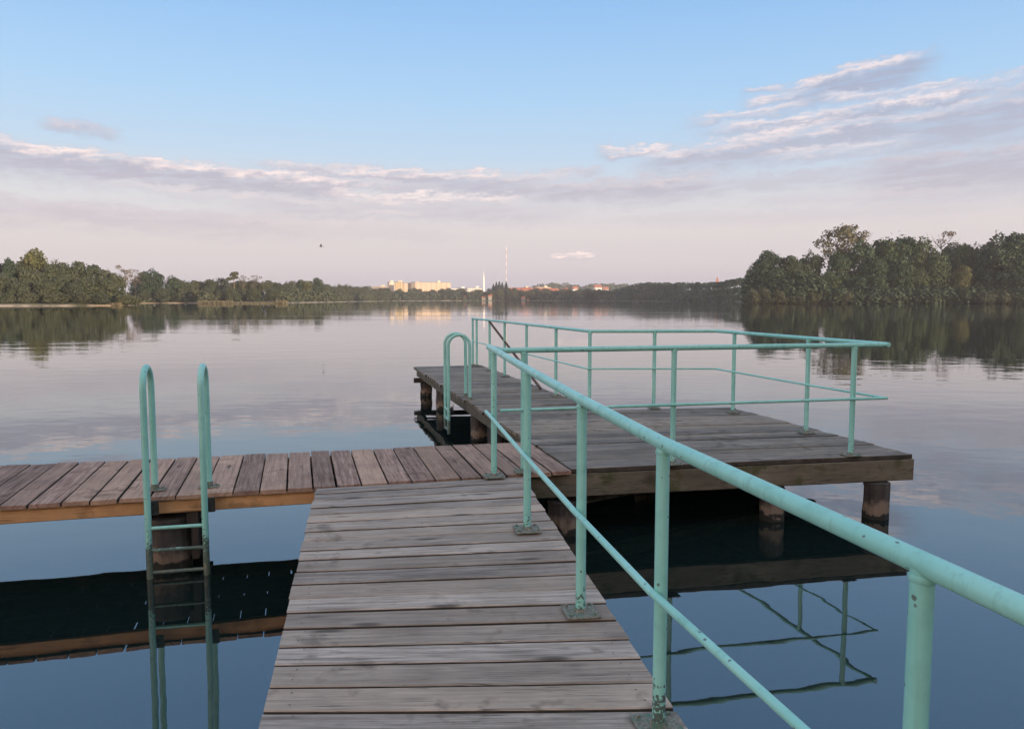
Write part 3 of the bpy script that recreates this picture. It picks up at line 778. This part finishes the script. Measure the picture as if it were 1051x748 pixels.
def thicket(name, spots_u, N, s0, s1, leafm, seed, label):
    rr = random.Random(seed); sp_ = []
    for (u0, Y0, u1, Y1, hh, dep, cnt) in spots_u:
        for k in range(cnt):
            f = rr.random(); u = u0 + (u1-u0)*f; Y = Y0 + (Y1-Y0)*f + rr.uniform(0, dep); h_ = hh*rr.uniform(.6, 1.15)
            sp_.append((bear(u, Y), Y, h_*.42, rr.uniform(2.2, 3.8), h_*.55))
    mass(name, sp_, N, s0, s1, leafm, seed, label); bpy.data.objects[name]['category'] = 'undergrowth'
thicket('undergrowth', [(764, 364, 800, 349, 15, 14, 40), (800, 349, 850, 347, 13, 12, 50), (850, 347, 900, 342, 8, 12, 46), (900, 342, 980, 342, 8, 12, 66), (980, 342, 1051, 335, 8, 12, 60), (1051, 340, 1160, 332, 8, 12, 60)], 24000, .45, .95, 'leaf_deep', 31, 'dense bushes and low branches under the right shore trees')
thicket('headland_undergrowth', [(-70, 240, 60, 252, 5, 14, 50), (60, 252, 126, 254, 5, 12, 40)], 7000, .35, .75, 'leaf_mixed', 32, 'dense bushes under the trees of the left headland')
thicket('bay_undergrowth', [(128, 396, 205, 411, 6, 14, 36), (205, 392, 300, 410, 6, 20, 50), (300, 430, 345, 552, 7, 14, 60), (345, 552, 400, 810, 8, 20, 110)], 11000, .5, 1.1, 'leaf_mixed', 33, 'dense bushes along the left bay and the long wooded shore')
thicket('town_shore_undergrowth', [(400, 815, 450, 972, 9, 20, 50), (450, 975, 525, 1022, 8, 20, 70), (525, 1022, 600, 985, 8, 20, 70), (600, 985, 660, 865, 9, 20, 60)], 9000, .9, 1.8, 'leaf_mixed', 34, 'dense bushes along the far shore in front of the town')
# hill behind the town
def hill(name, prof, Y, depth):
    rows = []
    for k, f in enumerate((0, .35, .7, 1.0, .6)):
        rows.append([(bear(u, Y), Y - depth + depth*k/3, max(.5, hgt(v, Y)*f)) for u, v in prof])
    mb = MB(); mb.grid(rows, closed=False, caps=False); return tag(mb.build(name, M['hill'], None, True), kind='structure')
prof = [(505, 306), (525, 299), (545, 295.5), (560, 293.8), (580, 293.6), (600, 294.5), (625, 294.2), (650, 295), (690, 296), (730, 298), (770, 303)]
hill('hill', prof, 1900, 420)
r5 = random.Random(9); sp = []
for k in range(170):
    u = r5.uniform(538, 700)
    v = None
    for (a, va), (b_, vb) in zip(prof, prof[1:]):
        if a <= u <= b_: v = va + (vb-va)*(u-a)/(b_-a)
    k_ = r5.random(); Yq = 1880 - 300*k_
    zq = max(3, hgt(v, 1900)*(1-.75*k_)); w = r5.uniform(8, 14)
    sp.append((bear(u, Yq), Yq, zq + 1.5, w, w*.5))
mass('hill_wood', sp, 7000, 2.0, 4.0, 'leaf_mixed', 6, 'dull green wood covering the low hill behind the town')

# kinds that were not planted are removed again
for lst in PROTO.values():
    for root in lst:
        if root not in used:
            for ch in list(root.children): bpy.data.objects.remove(ch)
            bpy.data.objects.remove(root)

# reeds and bank
rb = MB(); r6 = random.Random(13)
for k in range(5200):
    u = r6.uniform(204, 296); Y = r6.uniform(352, 366); x_ = bear(u, Y)
    hh = (1.5 if u < 240 or u > 284 else 1.2)*r6.uniform(.6, 1.15) * (1 - .35*(240 < u < 283)); a = r6.uniform(0, 3.14); w = .09
    p = Vector((x_, Y, -.1)); q = Vector((math.cos(a)*w, math.sin(a)*w, 0)); l = Vector((r6.gauss(0, .12), r6.gauss(0, .12), hh))
    rb.face([p-q, p+q, p+q*.6+l*.7, p+l, p-q*.6+l*.7])
tag(rb.build('reed_bed', M['reed']), 'dry yellow reed bed at the edge of the left bay', 'reeds', None, 'stuff')
rb = MB()
for k in range(3000):
    u = r6.choice((r6.uniform(-60, 36), r6.uniform(72, 126))); Y = 247.5 + r6.uniform(0, 3); x_ = bear(u, Y)
    hh = .8*r6.uniform(.5, 1.3); a = r6.uniform(0, 3.14); w = .1
    p = Vector((x_, Y, .1)); q = Vector((math.cos(a)*w, math.sin(a)*w, 0)); l = Vector((r6.gauss(0, .15), r6.gauss(0, .15), hh))
    rb.face([p-q, p+q, p+q*.6+l*.7, p+l, p-q*.6+l*.7])
tag(rb.build('bank_grass', M['reed']), 'strip of dry grass on the bank of the left headland', 'grass', None, 'stuff')
# the wood on the shore behind the viewer, which keeps the low sun off the jetty
sp = []
r7 = random.Random(21)
for k in range(170):
    x_ = r7.uniform(-6, 100); y_ = r7.uniform(-46, -30); 
    for zz in (2.0, 5.5, 9.0, 12.5, 15.5): sp.append((x_ + r7.uniform(-1, 1), y_ + r7.uniform(-1, 1), zz, 3.6, 2.6))
mass('shore_wood', sp, 34000, .7, 1.6, 'leaf_mixed', 8, 'green wood on the shore where the walkway starts')

# ------------------------------------------------------------------ the town
def facade_mat(name, wall, win, fx, fz, tone=None):
    def fn(t, b):
        uv = t.node('ShaderNodeUVMap').outputs[0]
        s = t.node('ShaderNodeSeparateXYZ', ins={0: uv})
        a = t.math('FRACT', t.math('DIVIDE', s.outputs[0], fx)); c = t.math('FRACT', t.math('DIVIDE', s.outputs[1], fz))
        inw = t.math('MULTIPLY', t.math('MULTIPLY', t.math('GREATER_THAN', a, .28), t.math('LESS_THAN', a, .72)), t.math('MULTIPLY', t.math('GREATER_THAN', c, .34), t.math('LESS_THAN', c, .80)))
        n = t.noise(uv, .12, 3)
        w = t.mix(t.maprange(n, .35, .65), wall, tuple(x*.88 for x in wall))
        if tone:   # balcony strips every third bay
            bay = t.math('LESS_THAN', t.math('FRACT', t.math('DIVIDE', s.outputs[0], fx*3)), .34)
            w = t.mix(t.math('MULTIPLY', bay, t.math('LESS_THAN', c, .36)), w, tone)
        t.set(b.inputs['Base Color'], t.mix(inw, w, win))
        t.set(b.inputs['Roughness'], t.maprange(inw, 0, 1, .85, .25))
    return mat(name, fn)
M['slab'] = facade_mat('panel facade', (.66, .52, .38), (.20, .17, .15), 3.2, 2.9, (.50, .31, .2))
M['yellow'] = facade_mat('yellow facade', (.78, .60, .33), (.25, .2, .14), 3.0, 2.9)
M['white'] = facade_mat('white facade', (.74, .70, .64), (.2, .19, .18), 3.0, 2.9)
M['cream'] = plain('cream render', (.78, .66, .48), .85, .06, .2)
M['brick'] = facade_mat('brick row facade', (.50, .22, .14), (.3, .24, .2), 3.0, 2.9)
M['tile'] = plain('red roof tiles', (.38, .13, .075), .85, .2, .4)
M['grey_roof'] = plain('flat roof felt', (.22, .21, .20), .9, .2, .3)
M['whitewash'] = plain('white render', (.78, .75, .70), .85, .05, .3)
M['hut_wall'] = plain('weathered pale boards', (.34, .32, .29), .85, .15, .4)
M['band_red'] = plain('red mast paint', (.66, .42, .38), .6, .05, .3)
M['band_white'] = plain('white mast paint', (.8, .78, .75), .6, .05, .3)
def wall_faces(mb, cx, cy, L, W, z0, z1, yaw, only=None):
    ca, sa = math.cos(yaw), math.sin(yaw); Pq = lambda x, y, z: (cx + x*ca - y*sa, cy + x*sa + y*ca, z)
    cs = [(-L/2, -W/2), (L/2, -W/2), (L/2, W/2), (-L/2, W/2)]
    for i in range(4):
        if only is not None and i not in only: continue
        a = cs[i]; b_ = cs[(i+1) % 4]; d = math.hypot(b_[0]-a[0], b_[1]-a[1])
        mb.face([Pq(*a, z0), Pq(*b_, z0), Pq(*b_, z1), Pq(*a, z1)], [(0, 0), (d, 0), (d, z1-z0), (0, z1-z0)])
def block(name, label, u, Y, L, W, ztop, yaw, wall, gable=None, roof='flat', rise=4, group=None, cat='building', z0=.2):
    cx, cy = bear(u, Y), Y
    t = thing(name, label, cat, (cx, cy, z0), group)
    mb = MB(); wall_faces(mb, cx, cy, L, W, z0, ztop, yaw, (0, 2) if gable else None); mb.build('wall', M[wall], t)
    if gable: mb = MB(); wall_faces(mb, cx, cy, L, W, z0, ztop, yaw, (1, 3)); mb.build('gable_wall', M[gable], t)
    ca, sa = math.cos(yaw), math.sin(yaw); Pq = lambda x, y, z: (cx + x*ca - y*sa, cy + x*sa + y*ca, z)
    mb = MB()
    if roof == 'flat':
        mb.box((cx, cy, ztop+.25), (L+.4, W+.4, .5), yaw)
        r_ = mb.build('roof', M['grey_roof'], t)
        mb = MB(); mb.box((cx + L*.2*ca, cy + L*.2*sa, ztop+1.7), (5, 4, 2.4), yaw); mb.build('stair_house', M[gable or wall], r_)
    else:
        o = .5; A = [Pq(-L/2-o, -W/2-o, ztop), Pq(L/2+o, -W/2-o, ztop), Pq(L/2+o, W/2+o, ztop), Pq(-L/2-o, W/2+o, ztop)]; B = [Pq(-L/2-o, 0, ztop+rise), Pq(L/2+o, 0, ztop+rise)]
        mb.face([A[0], A[1], B[1], B[0]]); mb.face([A[2], A[3], B[0], B[1]]); mb.face([A[1], A[2], B[1]]); mb.face([A[3], A[0], B[0]])
        r_ = mb.build('roof', M['tile'], t)
        mb = MB(); q = Pq(L*.22, .8, ztop+rise); mb.box((q[0], q[1], q[2]+.2), (.9, .9, 1.8), yaw); mb.build('chimney', M['brick'], r_)
    return t
yb = R(38)
block('apartment_block', 'low pale apartment block at the left end of the tower blocks', 391, 1350, 26, 12, hgt(294.4, 1350), 0, 'slab', 'cream')
block('tower_block', 'narrow pale tower block left of the yellow one', 401.5, 1290, 8, 9, hgt(290, 1290), R(30), 'slab', 'cream')
block('tower_block', 'yellow tower block left of the long apartment slab', 410, 1250, 12, 8, hgt(290, 1250), R(-12), 'yellow', 'cream')
block('apartment_block', 'lower left half of the long apartment slab', 424, 1262, 40, 12, hgt(291.0, 1262), yb, 'slab', 'cream')
block('apartment_block', 'higher right half of the long apartment slab with a bright end wall', 443, 1262, 68, 12, hgt(290.2, 1262), yb, 'slab', 'cream')
block('apartment_block', 'low white building right of the long apartment slab', 472, 1210, 26, 11, hgt(296.3, 1210), R(8), 'white', 'whitewash')
block('apartment_block', 'low white building left of the white tower', 487, 1200, 22, 11, hgt(295.8, 1200), R(8), 'white', 'whitewash')
gR = 'red-roofed brick rows behind the far shore'
for u, v_ in ((524, 297.6), (532, 297.4), (540, 297.2), (548, 297.4), (556, 297.7), (564, 298.0)):
    block('row_house', 'brick house with red roof in the row right of the radio mast', u, 1150, 13, 10, hgt(v_+1.2, 1150), R(6), 'brick', None, 'gable', 4.6, gR, 'house')
block('apartment_block', 'long cream building above the red-roofed brick row', 536, 1420, 44, 12, hgt(295.6, 1420), R(10), 'white', 'cream')
block('apartment_block', 'pale building at the right end behind the red-roofed row', 557, 1400, 26, 12, hgt(295.0, 1400), R(14), 'slab', 'cream')
for u, v_, lab in ((569.5, 298.8, 'white house with red roof left of a similar one, right of the brick row'), (580, 298.4, 'white house with red roof, the rightmost by the brick row')):
    block('house', lab, u, 1120, 9.5, 9, hgt(v_+.6, 1120), R(10), 'whitewash', None, 'gable', 4.4, None, 'house')
for u, v_, lab, L in ((613, 294.6, 'long red-roofed house highest on the hill behind the town', 15), (621, 296.6, 'white house with red roof on the hill slope', 11), (590, 296.0, 'red-roofed house low on the hill behind the town', 10)):
    z_ = hgt(v_, 1560); block('house', lab, u, 1560, L, 11, z_-1.5, R(10), 'whitewash', None, 'gable', 5.5, None, 'house', z_-7)
gH = 'white huts at the waterside of the far shore'
for u, v_, lab in ((478, 304.6, 'white waterside hut with a red roof below the low white buildings'), (496.5, 305.4, 'wide white waterside hut beside the willow'), (414, 305.2, 'small pale hut at the water below the yellow tower block'), (537, 305.8, 'small white hut at the water below the brick row'), (503, 303.8, 'raised white hut behind the willow')):
    block('hut', lab, u, 1008, 4.6, 4, hgt(v_+.4, 1008), R(5), 'hut_wall', None, 'gable', 2.0, None, 'hut', .3)
# white tower, radio mast, distant spire
tx, tY = bear(496.5, 1380), 1380
t = thing('telecom_tower', 'slender white tower with a needle tip between the low buildings and the mast', 'tower', (tx, tY, .3))
mb = MB(); mb.tube([(tx, tY, .3), (tx, tY, 20), (tx, tY, hgt(283.5, tY))], [2.6, 2.0, 1.3], 14); mb.build('shaft', M['band_white'], t, True)
mb = MB(); mb.tube([(tx, tY, hgt(287.5, tY)), (tx, tY, hgt(287.0, tY)), (tx, tY, hgt(286.4, tY)), (tx, tY, hgt(286.0, tY))], [1.4, 2.4, 2.4, 1.4], 14); mb.build('platform_ring', M['band_white'], t)
mb = MB(); mb.tube([(tx, tY, hgt(283.5, tY)), (tx, tY, hgt(278.6, tY))], [.7, .25], 8); mb.build('antenna', M['band_white'], t)
tx, tY = bear(519.7, 1500), 1500
t = thing('radio_mast', 'tall guyed radio mast with red and white bands on the far shore', 'mast', (tx, tY, .3))
zt_ = hgt(254, tY); nb = 14
for k in range(nb):
    mb = MB(); z0, z1 = .3 + (zt_-.3)*k/nb, .3 + (zt_-.3)*(k+1)/nb; rr = .75
    legs = [Vector((tx + rr*math.cos(a), tY + rr*math.sin(a), 0)) for a in (0.5, 2.594, 4.689)]
    for l in legs: mb.tube([(l.x, l.y, z0), (l.x, l.y, z1)], .17, 5)
    m_ = 4
    for q in range(m_):
        za, zb_ = z0 + (z1-z0)*q/m_, z0 + (z1-z0)*(q+1)/m_
        for i in range(3):
            a, b_ = legs[i], legs[(i+1) % 3]; mb.tube([(a.x, a.y, za), (b_.x, b_.y, zb_)], .10, 4)
    mb.build('mast_section', M['band_red' if k % 2 == 0 else 'band_white'], t)
for a in (0.5, 2.594, 4.689):
    for f in (.45, .95):
        mb = MB(); mb.tube([(tx, tY, zt_*f), (tx + math.cos(a)*48, tY + math.sin(a)*48, .5)], .03, 4); mb.build('guy_wire', M['iron'], t)
tx, tY = bear(735, 1700), 1700
t = thing('church_tower', 'tiny pinkish church spire beyond the wood at the far end', 'tower', (tx, tY, .3))
mb = MB(); mb.box((tx, tY, hgt(290, tY)/2), (7, 7, hgt(290, tY))); mb.build('tower_wall', M['cream'], t)
mb = MB(); z0, z1 = hgt(290, tY), hgt(283.5, tY); q = [(tx-3.6, tY-3.6, z0), (tx+3.6, tY-3.6, z0), (tx+3.6, tY+3.6, z0), (tx-3.6, tY+3.6, z0)]
for i in range(4): mb.face([q[i], q[(i+1) % 4], (tx, tY, z1)])
mb.build('spire', M['tile'], t)

# bird over the lake: one continuous body with raised wings
bm = bmesh.new()
bx, by, bz = bear(331.5, 150), 150, hgt(253.7, 150)
prof_ = [(-.26, .005), (-.17, .035), (-.05, .075), (.08, .085), (.18, .055), (.23, .045), (.27, .02), (.32, .004)]
mb = MB()
mb.tube([(x_, 0, 0) for x_, r_ in prof_], [r_ for x_, r_ in prof_], 10)
for s in (-1, 1):
    up = [(.13, .05*s, .04), (.16, .32*s, .20), (.04, .62*s, .16), (-.02, .40*s, .17), (-.08, .05*s, .03)]
    mb.grid([[Vector(p) + Vector((0, 0, .012)) for p in up], [Vector(p) - Vector((0, 0, .012)) for p in up]])
mb.face([(-.22, -.02, .0), (-.36, -.07, .0), (-.36, .07, .0), (-.22, .02, .0)])
rotm = Euler((R(12), 0, R(200))).to_matrix()
mb.v = [tuple(rotm @ (Vector(p)*1.35) + Vector((bx, by, bz))) for p in mb.v]
tag(mb.build('bird', M['bird']), 'small dark bird flying over the left bay', 'bird')

# ------------------------------------------------------------------ air
HZ = True
if HZ:
    mb = MB(); mb.box((0, 1000, 59.5), (5040, 3040, 125)); 
    hz = bpy.data.materials.new('pale air'); hz.use_nodes = True; nt = hz.node_tree
    nt.nodes.clear(); o_ = nt.nodes.new('ShaderNodeOutputMaterial'); v_ = nt.nodes.new('ShaderNodeVolumePrincipled')
    v_.inputs['Color'].default_value = (.93, .90, .90, 1); v_.inputs['Density'].default_value = .00017; v_.inputs['Anisotropy'].default_value = 0.0
    nt.links.new(v_.outputs[0], o_.inputs['Volume'])
    tag(mb.build('haze', hz), kind='stuff')

# ------------------------------------------------------------------ sky, sun, camera
SUN_EL, SUN_AZ = 4.0, 134.0       # degrees; azimuth clockwise from +Y: behind the viewer, to the right
w = bpy.data.worlds.new('World'); S.world = w; w.use_nodes = True
t = NT(w.node_tree); nt = w.node_tree; nt.nodes.clear()
out = nt.nodes.new('ShaderNodeOutputWorld'); bg = nt.nodes.new('ShaderNodeBackground'); nt.links.new(bg.outputs[0], out.inputs[0])
sky = t.node('ShaderNodeTexSky', sky_type='NISHITA'); sky.sun_disc = False
sky.sun_elevation = R(SUN_EL); sky.sun_rotation = R(SUN_AZ); sky.air_density = 1.0; sky.dust_density = 1.5; sky.ozone_density = 1.5
d = t.node('ShaderNodeTexCoord').outputs['Generated']
d = t.vmath('NORMALIZE', d)
sx = t.node('ShaderNodeSeparateXYZ', ins={0: d})
az = t.math('MULTIPLY', t.math('ARCTAN2', sx.outputs[0], sx.outputs[1]), 57.29578)
el = t.math('MULTIPLY', t.math('ARCSINE', sx.outputs[2]), 57.29578)
def pix(u, v):
    p_ = math.atan((374-307)/F); x_ = (u-525.5)/F; y_ = (374-v)/F
    D = Vector((x_, math.cos(p_)+y_*math.sin(p_), -math.sin(p_)+y_*math.cos(p_))).normalized()
    return math.degrees(math.atan2(D.x, D.y)), math.degrees(math.asin(D.z))
veil = t.ramp(t.math('DIVIDE', t.math('MAXIMUM', el, 0), 90), [(0, (.42, .405, .49)), (2.5/90, (.535, .495, .555)), (5/90, (.62, .565, .59)), (7.5/90, (.575, .595, .655)), (10/90, (.44, .575, .73)), (14/90, (.34, .545, .78)), (20/90, (.24, .455, .765)), (35/90, (.17, .36, .67)), (50/90, (.38, .47, .65)), (1, (.62, .62, .68))])
# warm glow round the low sun behind the viewer
back = t.math('MULTIPLY', t.maprange(sx.outputs[1], .2, -1, 0, 1, True), t.maprange(el, 0, 60, 1, 0, True))
veil = t.mix(t.math('MULTIPLY', back, .85), veil, (2.2, 1.45, 1.0))
base = t.mix(.82, t.vmath('SCALE', sky.outputs[0]), veil)
sc_n = [n_ for n_ in nt.nodes if n_.type == 'VECT_MATH' and n_.operation == 'SCALE'][0]; sc_n.inputs['Scale'].default_value = .12
# cloud banks as bearings: (u, v of the upper edge, half width, depth below the edge, slope, cover, sunlit rim)
banks = [(150, 161, 290, 34, .055, .95, 1.0), (430, 174, 190, 32, .025, .9, .9), (82, 126, 38, 12, .10, .8, .6), (100, 209, 260, 26, .03, .7, .3), (420, 208, 210, 24, .0, .6, .35), (250, 232, 300, 14, .0, .35, .1), (800, 215, 220, 16, .0, .3, .2),
         (440, 199, 120, 12, .02, .8, 1.3), (240, 197, 150, 11, .045, .55, .9), (330, 226, 120, 10, .0, .5, .7), (880, 196, 120, 12, .0, .45, .6),
         (385, 204, 46, 8, .03, .7, 1.0), (400, 216, 40, 7, .02, .6, .9), (505, 204, 34, 6, .0, .6, .9), (640, 184, 130, 26, -.01, .9, .4), (690, 177, 60, 18, -.05, .7, .3), (585, 172, 40, 12, -.08, .7, .7),
         (652, 149, 46, 13, -.02, .9, 1.0), (755, 141, 112, 26, -.13, .9, 1.0), (765, 112, 70, 11, -.10, .8, 1.0), (868, 70, 84, 32, -.14, .9, .9), (785, 89, 26, 6, -.05, .8, 1.0), (918, 89, 74, 11, -.03, .8, 1.0), (795, 96, 40, 9, -.1, .8, 1.0),
         (880, 106, 165, 28, -.09, .85, 1.0), (850, 129, 180, 30, -.10, .85, .8), (858, 149, 80, 14, -.04, .7, .9), (1010, 104, 110, 44, -.06, .85, .4), (1010, 152, 130, 48, -.01, .9, .25), (780, 178, 150, 20, -.02, .55, .2), (588, 259, 30, 9, .0, 1.0, 1.6),
         (1120, 60, 120, 60, -.2, .7, .5)]
vec = t.node('ShaderNodeCombineXYZ', ins={0: az, 1: el, 2: 0}).outputs[0]
tilt = t.mapping(vec, (1, 1, 1), (0, 0, 0), (0, 0, R(-3)))
n1 = t.noise(t.mapping(tilt, (.22, .8, 1), (5.3, 1.7, 0)), 1.0, 6, .62)
n2 = t.noise(t.mapping(tilt, (.30, 2.4, 1), (1.3, 9.7, 0)), 1.0, 5, .62)
n3 = t.noise(t.mapping(tilt, (.9, 2.2, 1), (8.3, 3.7, 0)), 1.0, 5, .65)
nn = t.math('SUBTRACT', t.math('ADD', t.math('MULTIPLY', n1, .55), t.math('MULTIPLY', n3, .5)), .525)
cov = lit_ = None
for (u, v, a, h_, sl, wt, lw) in banks:
    ca, ce = pix(u, v); k = math.degrees(1/F)
    m_ = t.mapping(vec, (a*k, h_*k, 1), (ca, ce, 0), (0, 0, -math.atan(sl)), 'TEXTURE')
    sp_ = t.node('ShaderNodeSeparateXYZ', ins={0: m_})
    amp = min(2.6, 34/h_)
    yy = t.math('MULTIPLY_ADD', nn, amp*1.25, sp_.outputs[1])
    xx = t.math('MULTIPLY_ADD', n1, .5, t.math('ABSOLUTE', sp_.outputs[0]))
    sh_ = min(.5, 5.0/h_)
    body_m = t.math('MULTIPLY', t.math('MULTIPLY', t.maprange(yy, sh_*.7, -sh_*.7, 0, wt, True), t.maprange(yy, -1.25, -.45, 0, 1, True)), t.maprange(xx, .75, 1.25, 1, 0, True))
    rim = t.math('MULTIPLY', body_m, t.maprange(yy, -min(1.0, 11.0/h_), -.02, 0, lw, True))
    cov = body_m if cov is None else t.math('MAXIMUM', cov, body_m)
    lit_ = rim if lit_ is None else t.math('MAXIMUM', lit_, rim)
cov = t.math('MULTIPLY', cov, t.maprange(n2, .32, .54, .5, 1))
lit_ = t.math('MULTIPLY', lit_, t.maprange(n2, .34, .6, .35, 1))
body = t.mix(t.maprange(el, 4, 14), (.41, .375, .43), (.295, .315, .415))
lit = (.90, .73, .67)
cc = t.mix(lit_, body, lit)
final = t.mix(t.math('MULTIPLY', cov, .95), base, cc)
sc2 = t.node('ShaderNodeVectorMath', operation='SCALE'); nt.links.new(final, sc2.inputs[0]); sc2.inputs['Scale'].default_value = 10.0
nt.links.new(sc2.outputs[0], bg.inputs[0]); bg.inputs[1].default_value = .1

sl = bpy.data.lights.new('sun', 'SUN'); sl.energy = 5.0; sl.angle = R(.5); sl.color = (1, .78, .56)
so = bpy.data.objects.new('sun', sl); C.objects.link(so)
sd = Vector((math.sin(R(SUN_AZ))*math.cos(R(SUN_EL)), math.cos(R(SUN_AZ))*math.cos(R(SUN_EL)), math.sin(R(SUN_EL))))
so.rotation_euler = sd.to_track_quat('Z', 'Y').to_euler(); so.location = (0, -20, 40)

cam = bpy.data.cameras.new('camera'); co = bpy.data.objects.new('camera', cam); C.objects.link(co)
cam.sensor_fit = 'HORIZONTAL'; cam.sensor_width = 36; cam.lens = F/1051*36
cam.clip_start = .05; cam.clip_end = 9000
co.location = (0, 0, 2.1); co.rotation_euler = (R(90) - math.atan((374-307)/F), 0, 0)
S.camera = co
S.view_settings.view_transform = 'Standard'; S.view_settings.look = 'None'; S.view_settings.exposure = .45; S.view_settings.gamma = 1
S.view_settings.use_curve_mapping = False
S.render.engine = 'CYCLES'
S.cycles.use_denoising = True
S.cycles.max_bounces = 6; S.cycles.diffuse_bounces = 2; S.cycles.glossy_bounces = 3; S.cycles.volume_bounces = 1
S.cycles.transparent_max_bounces = 4; S.cycles.caustics_reflective = False; S.cycles.caustics_refractive = False
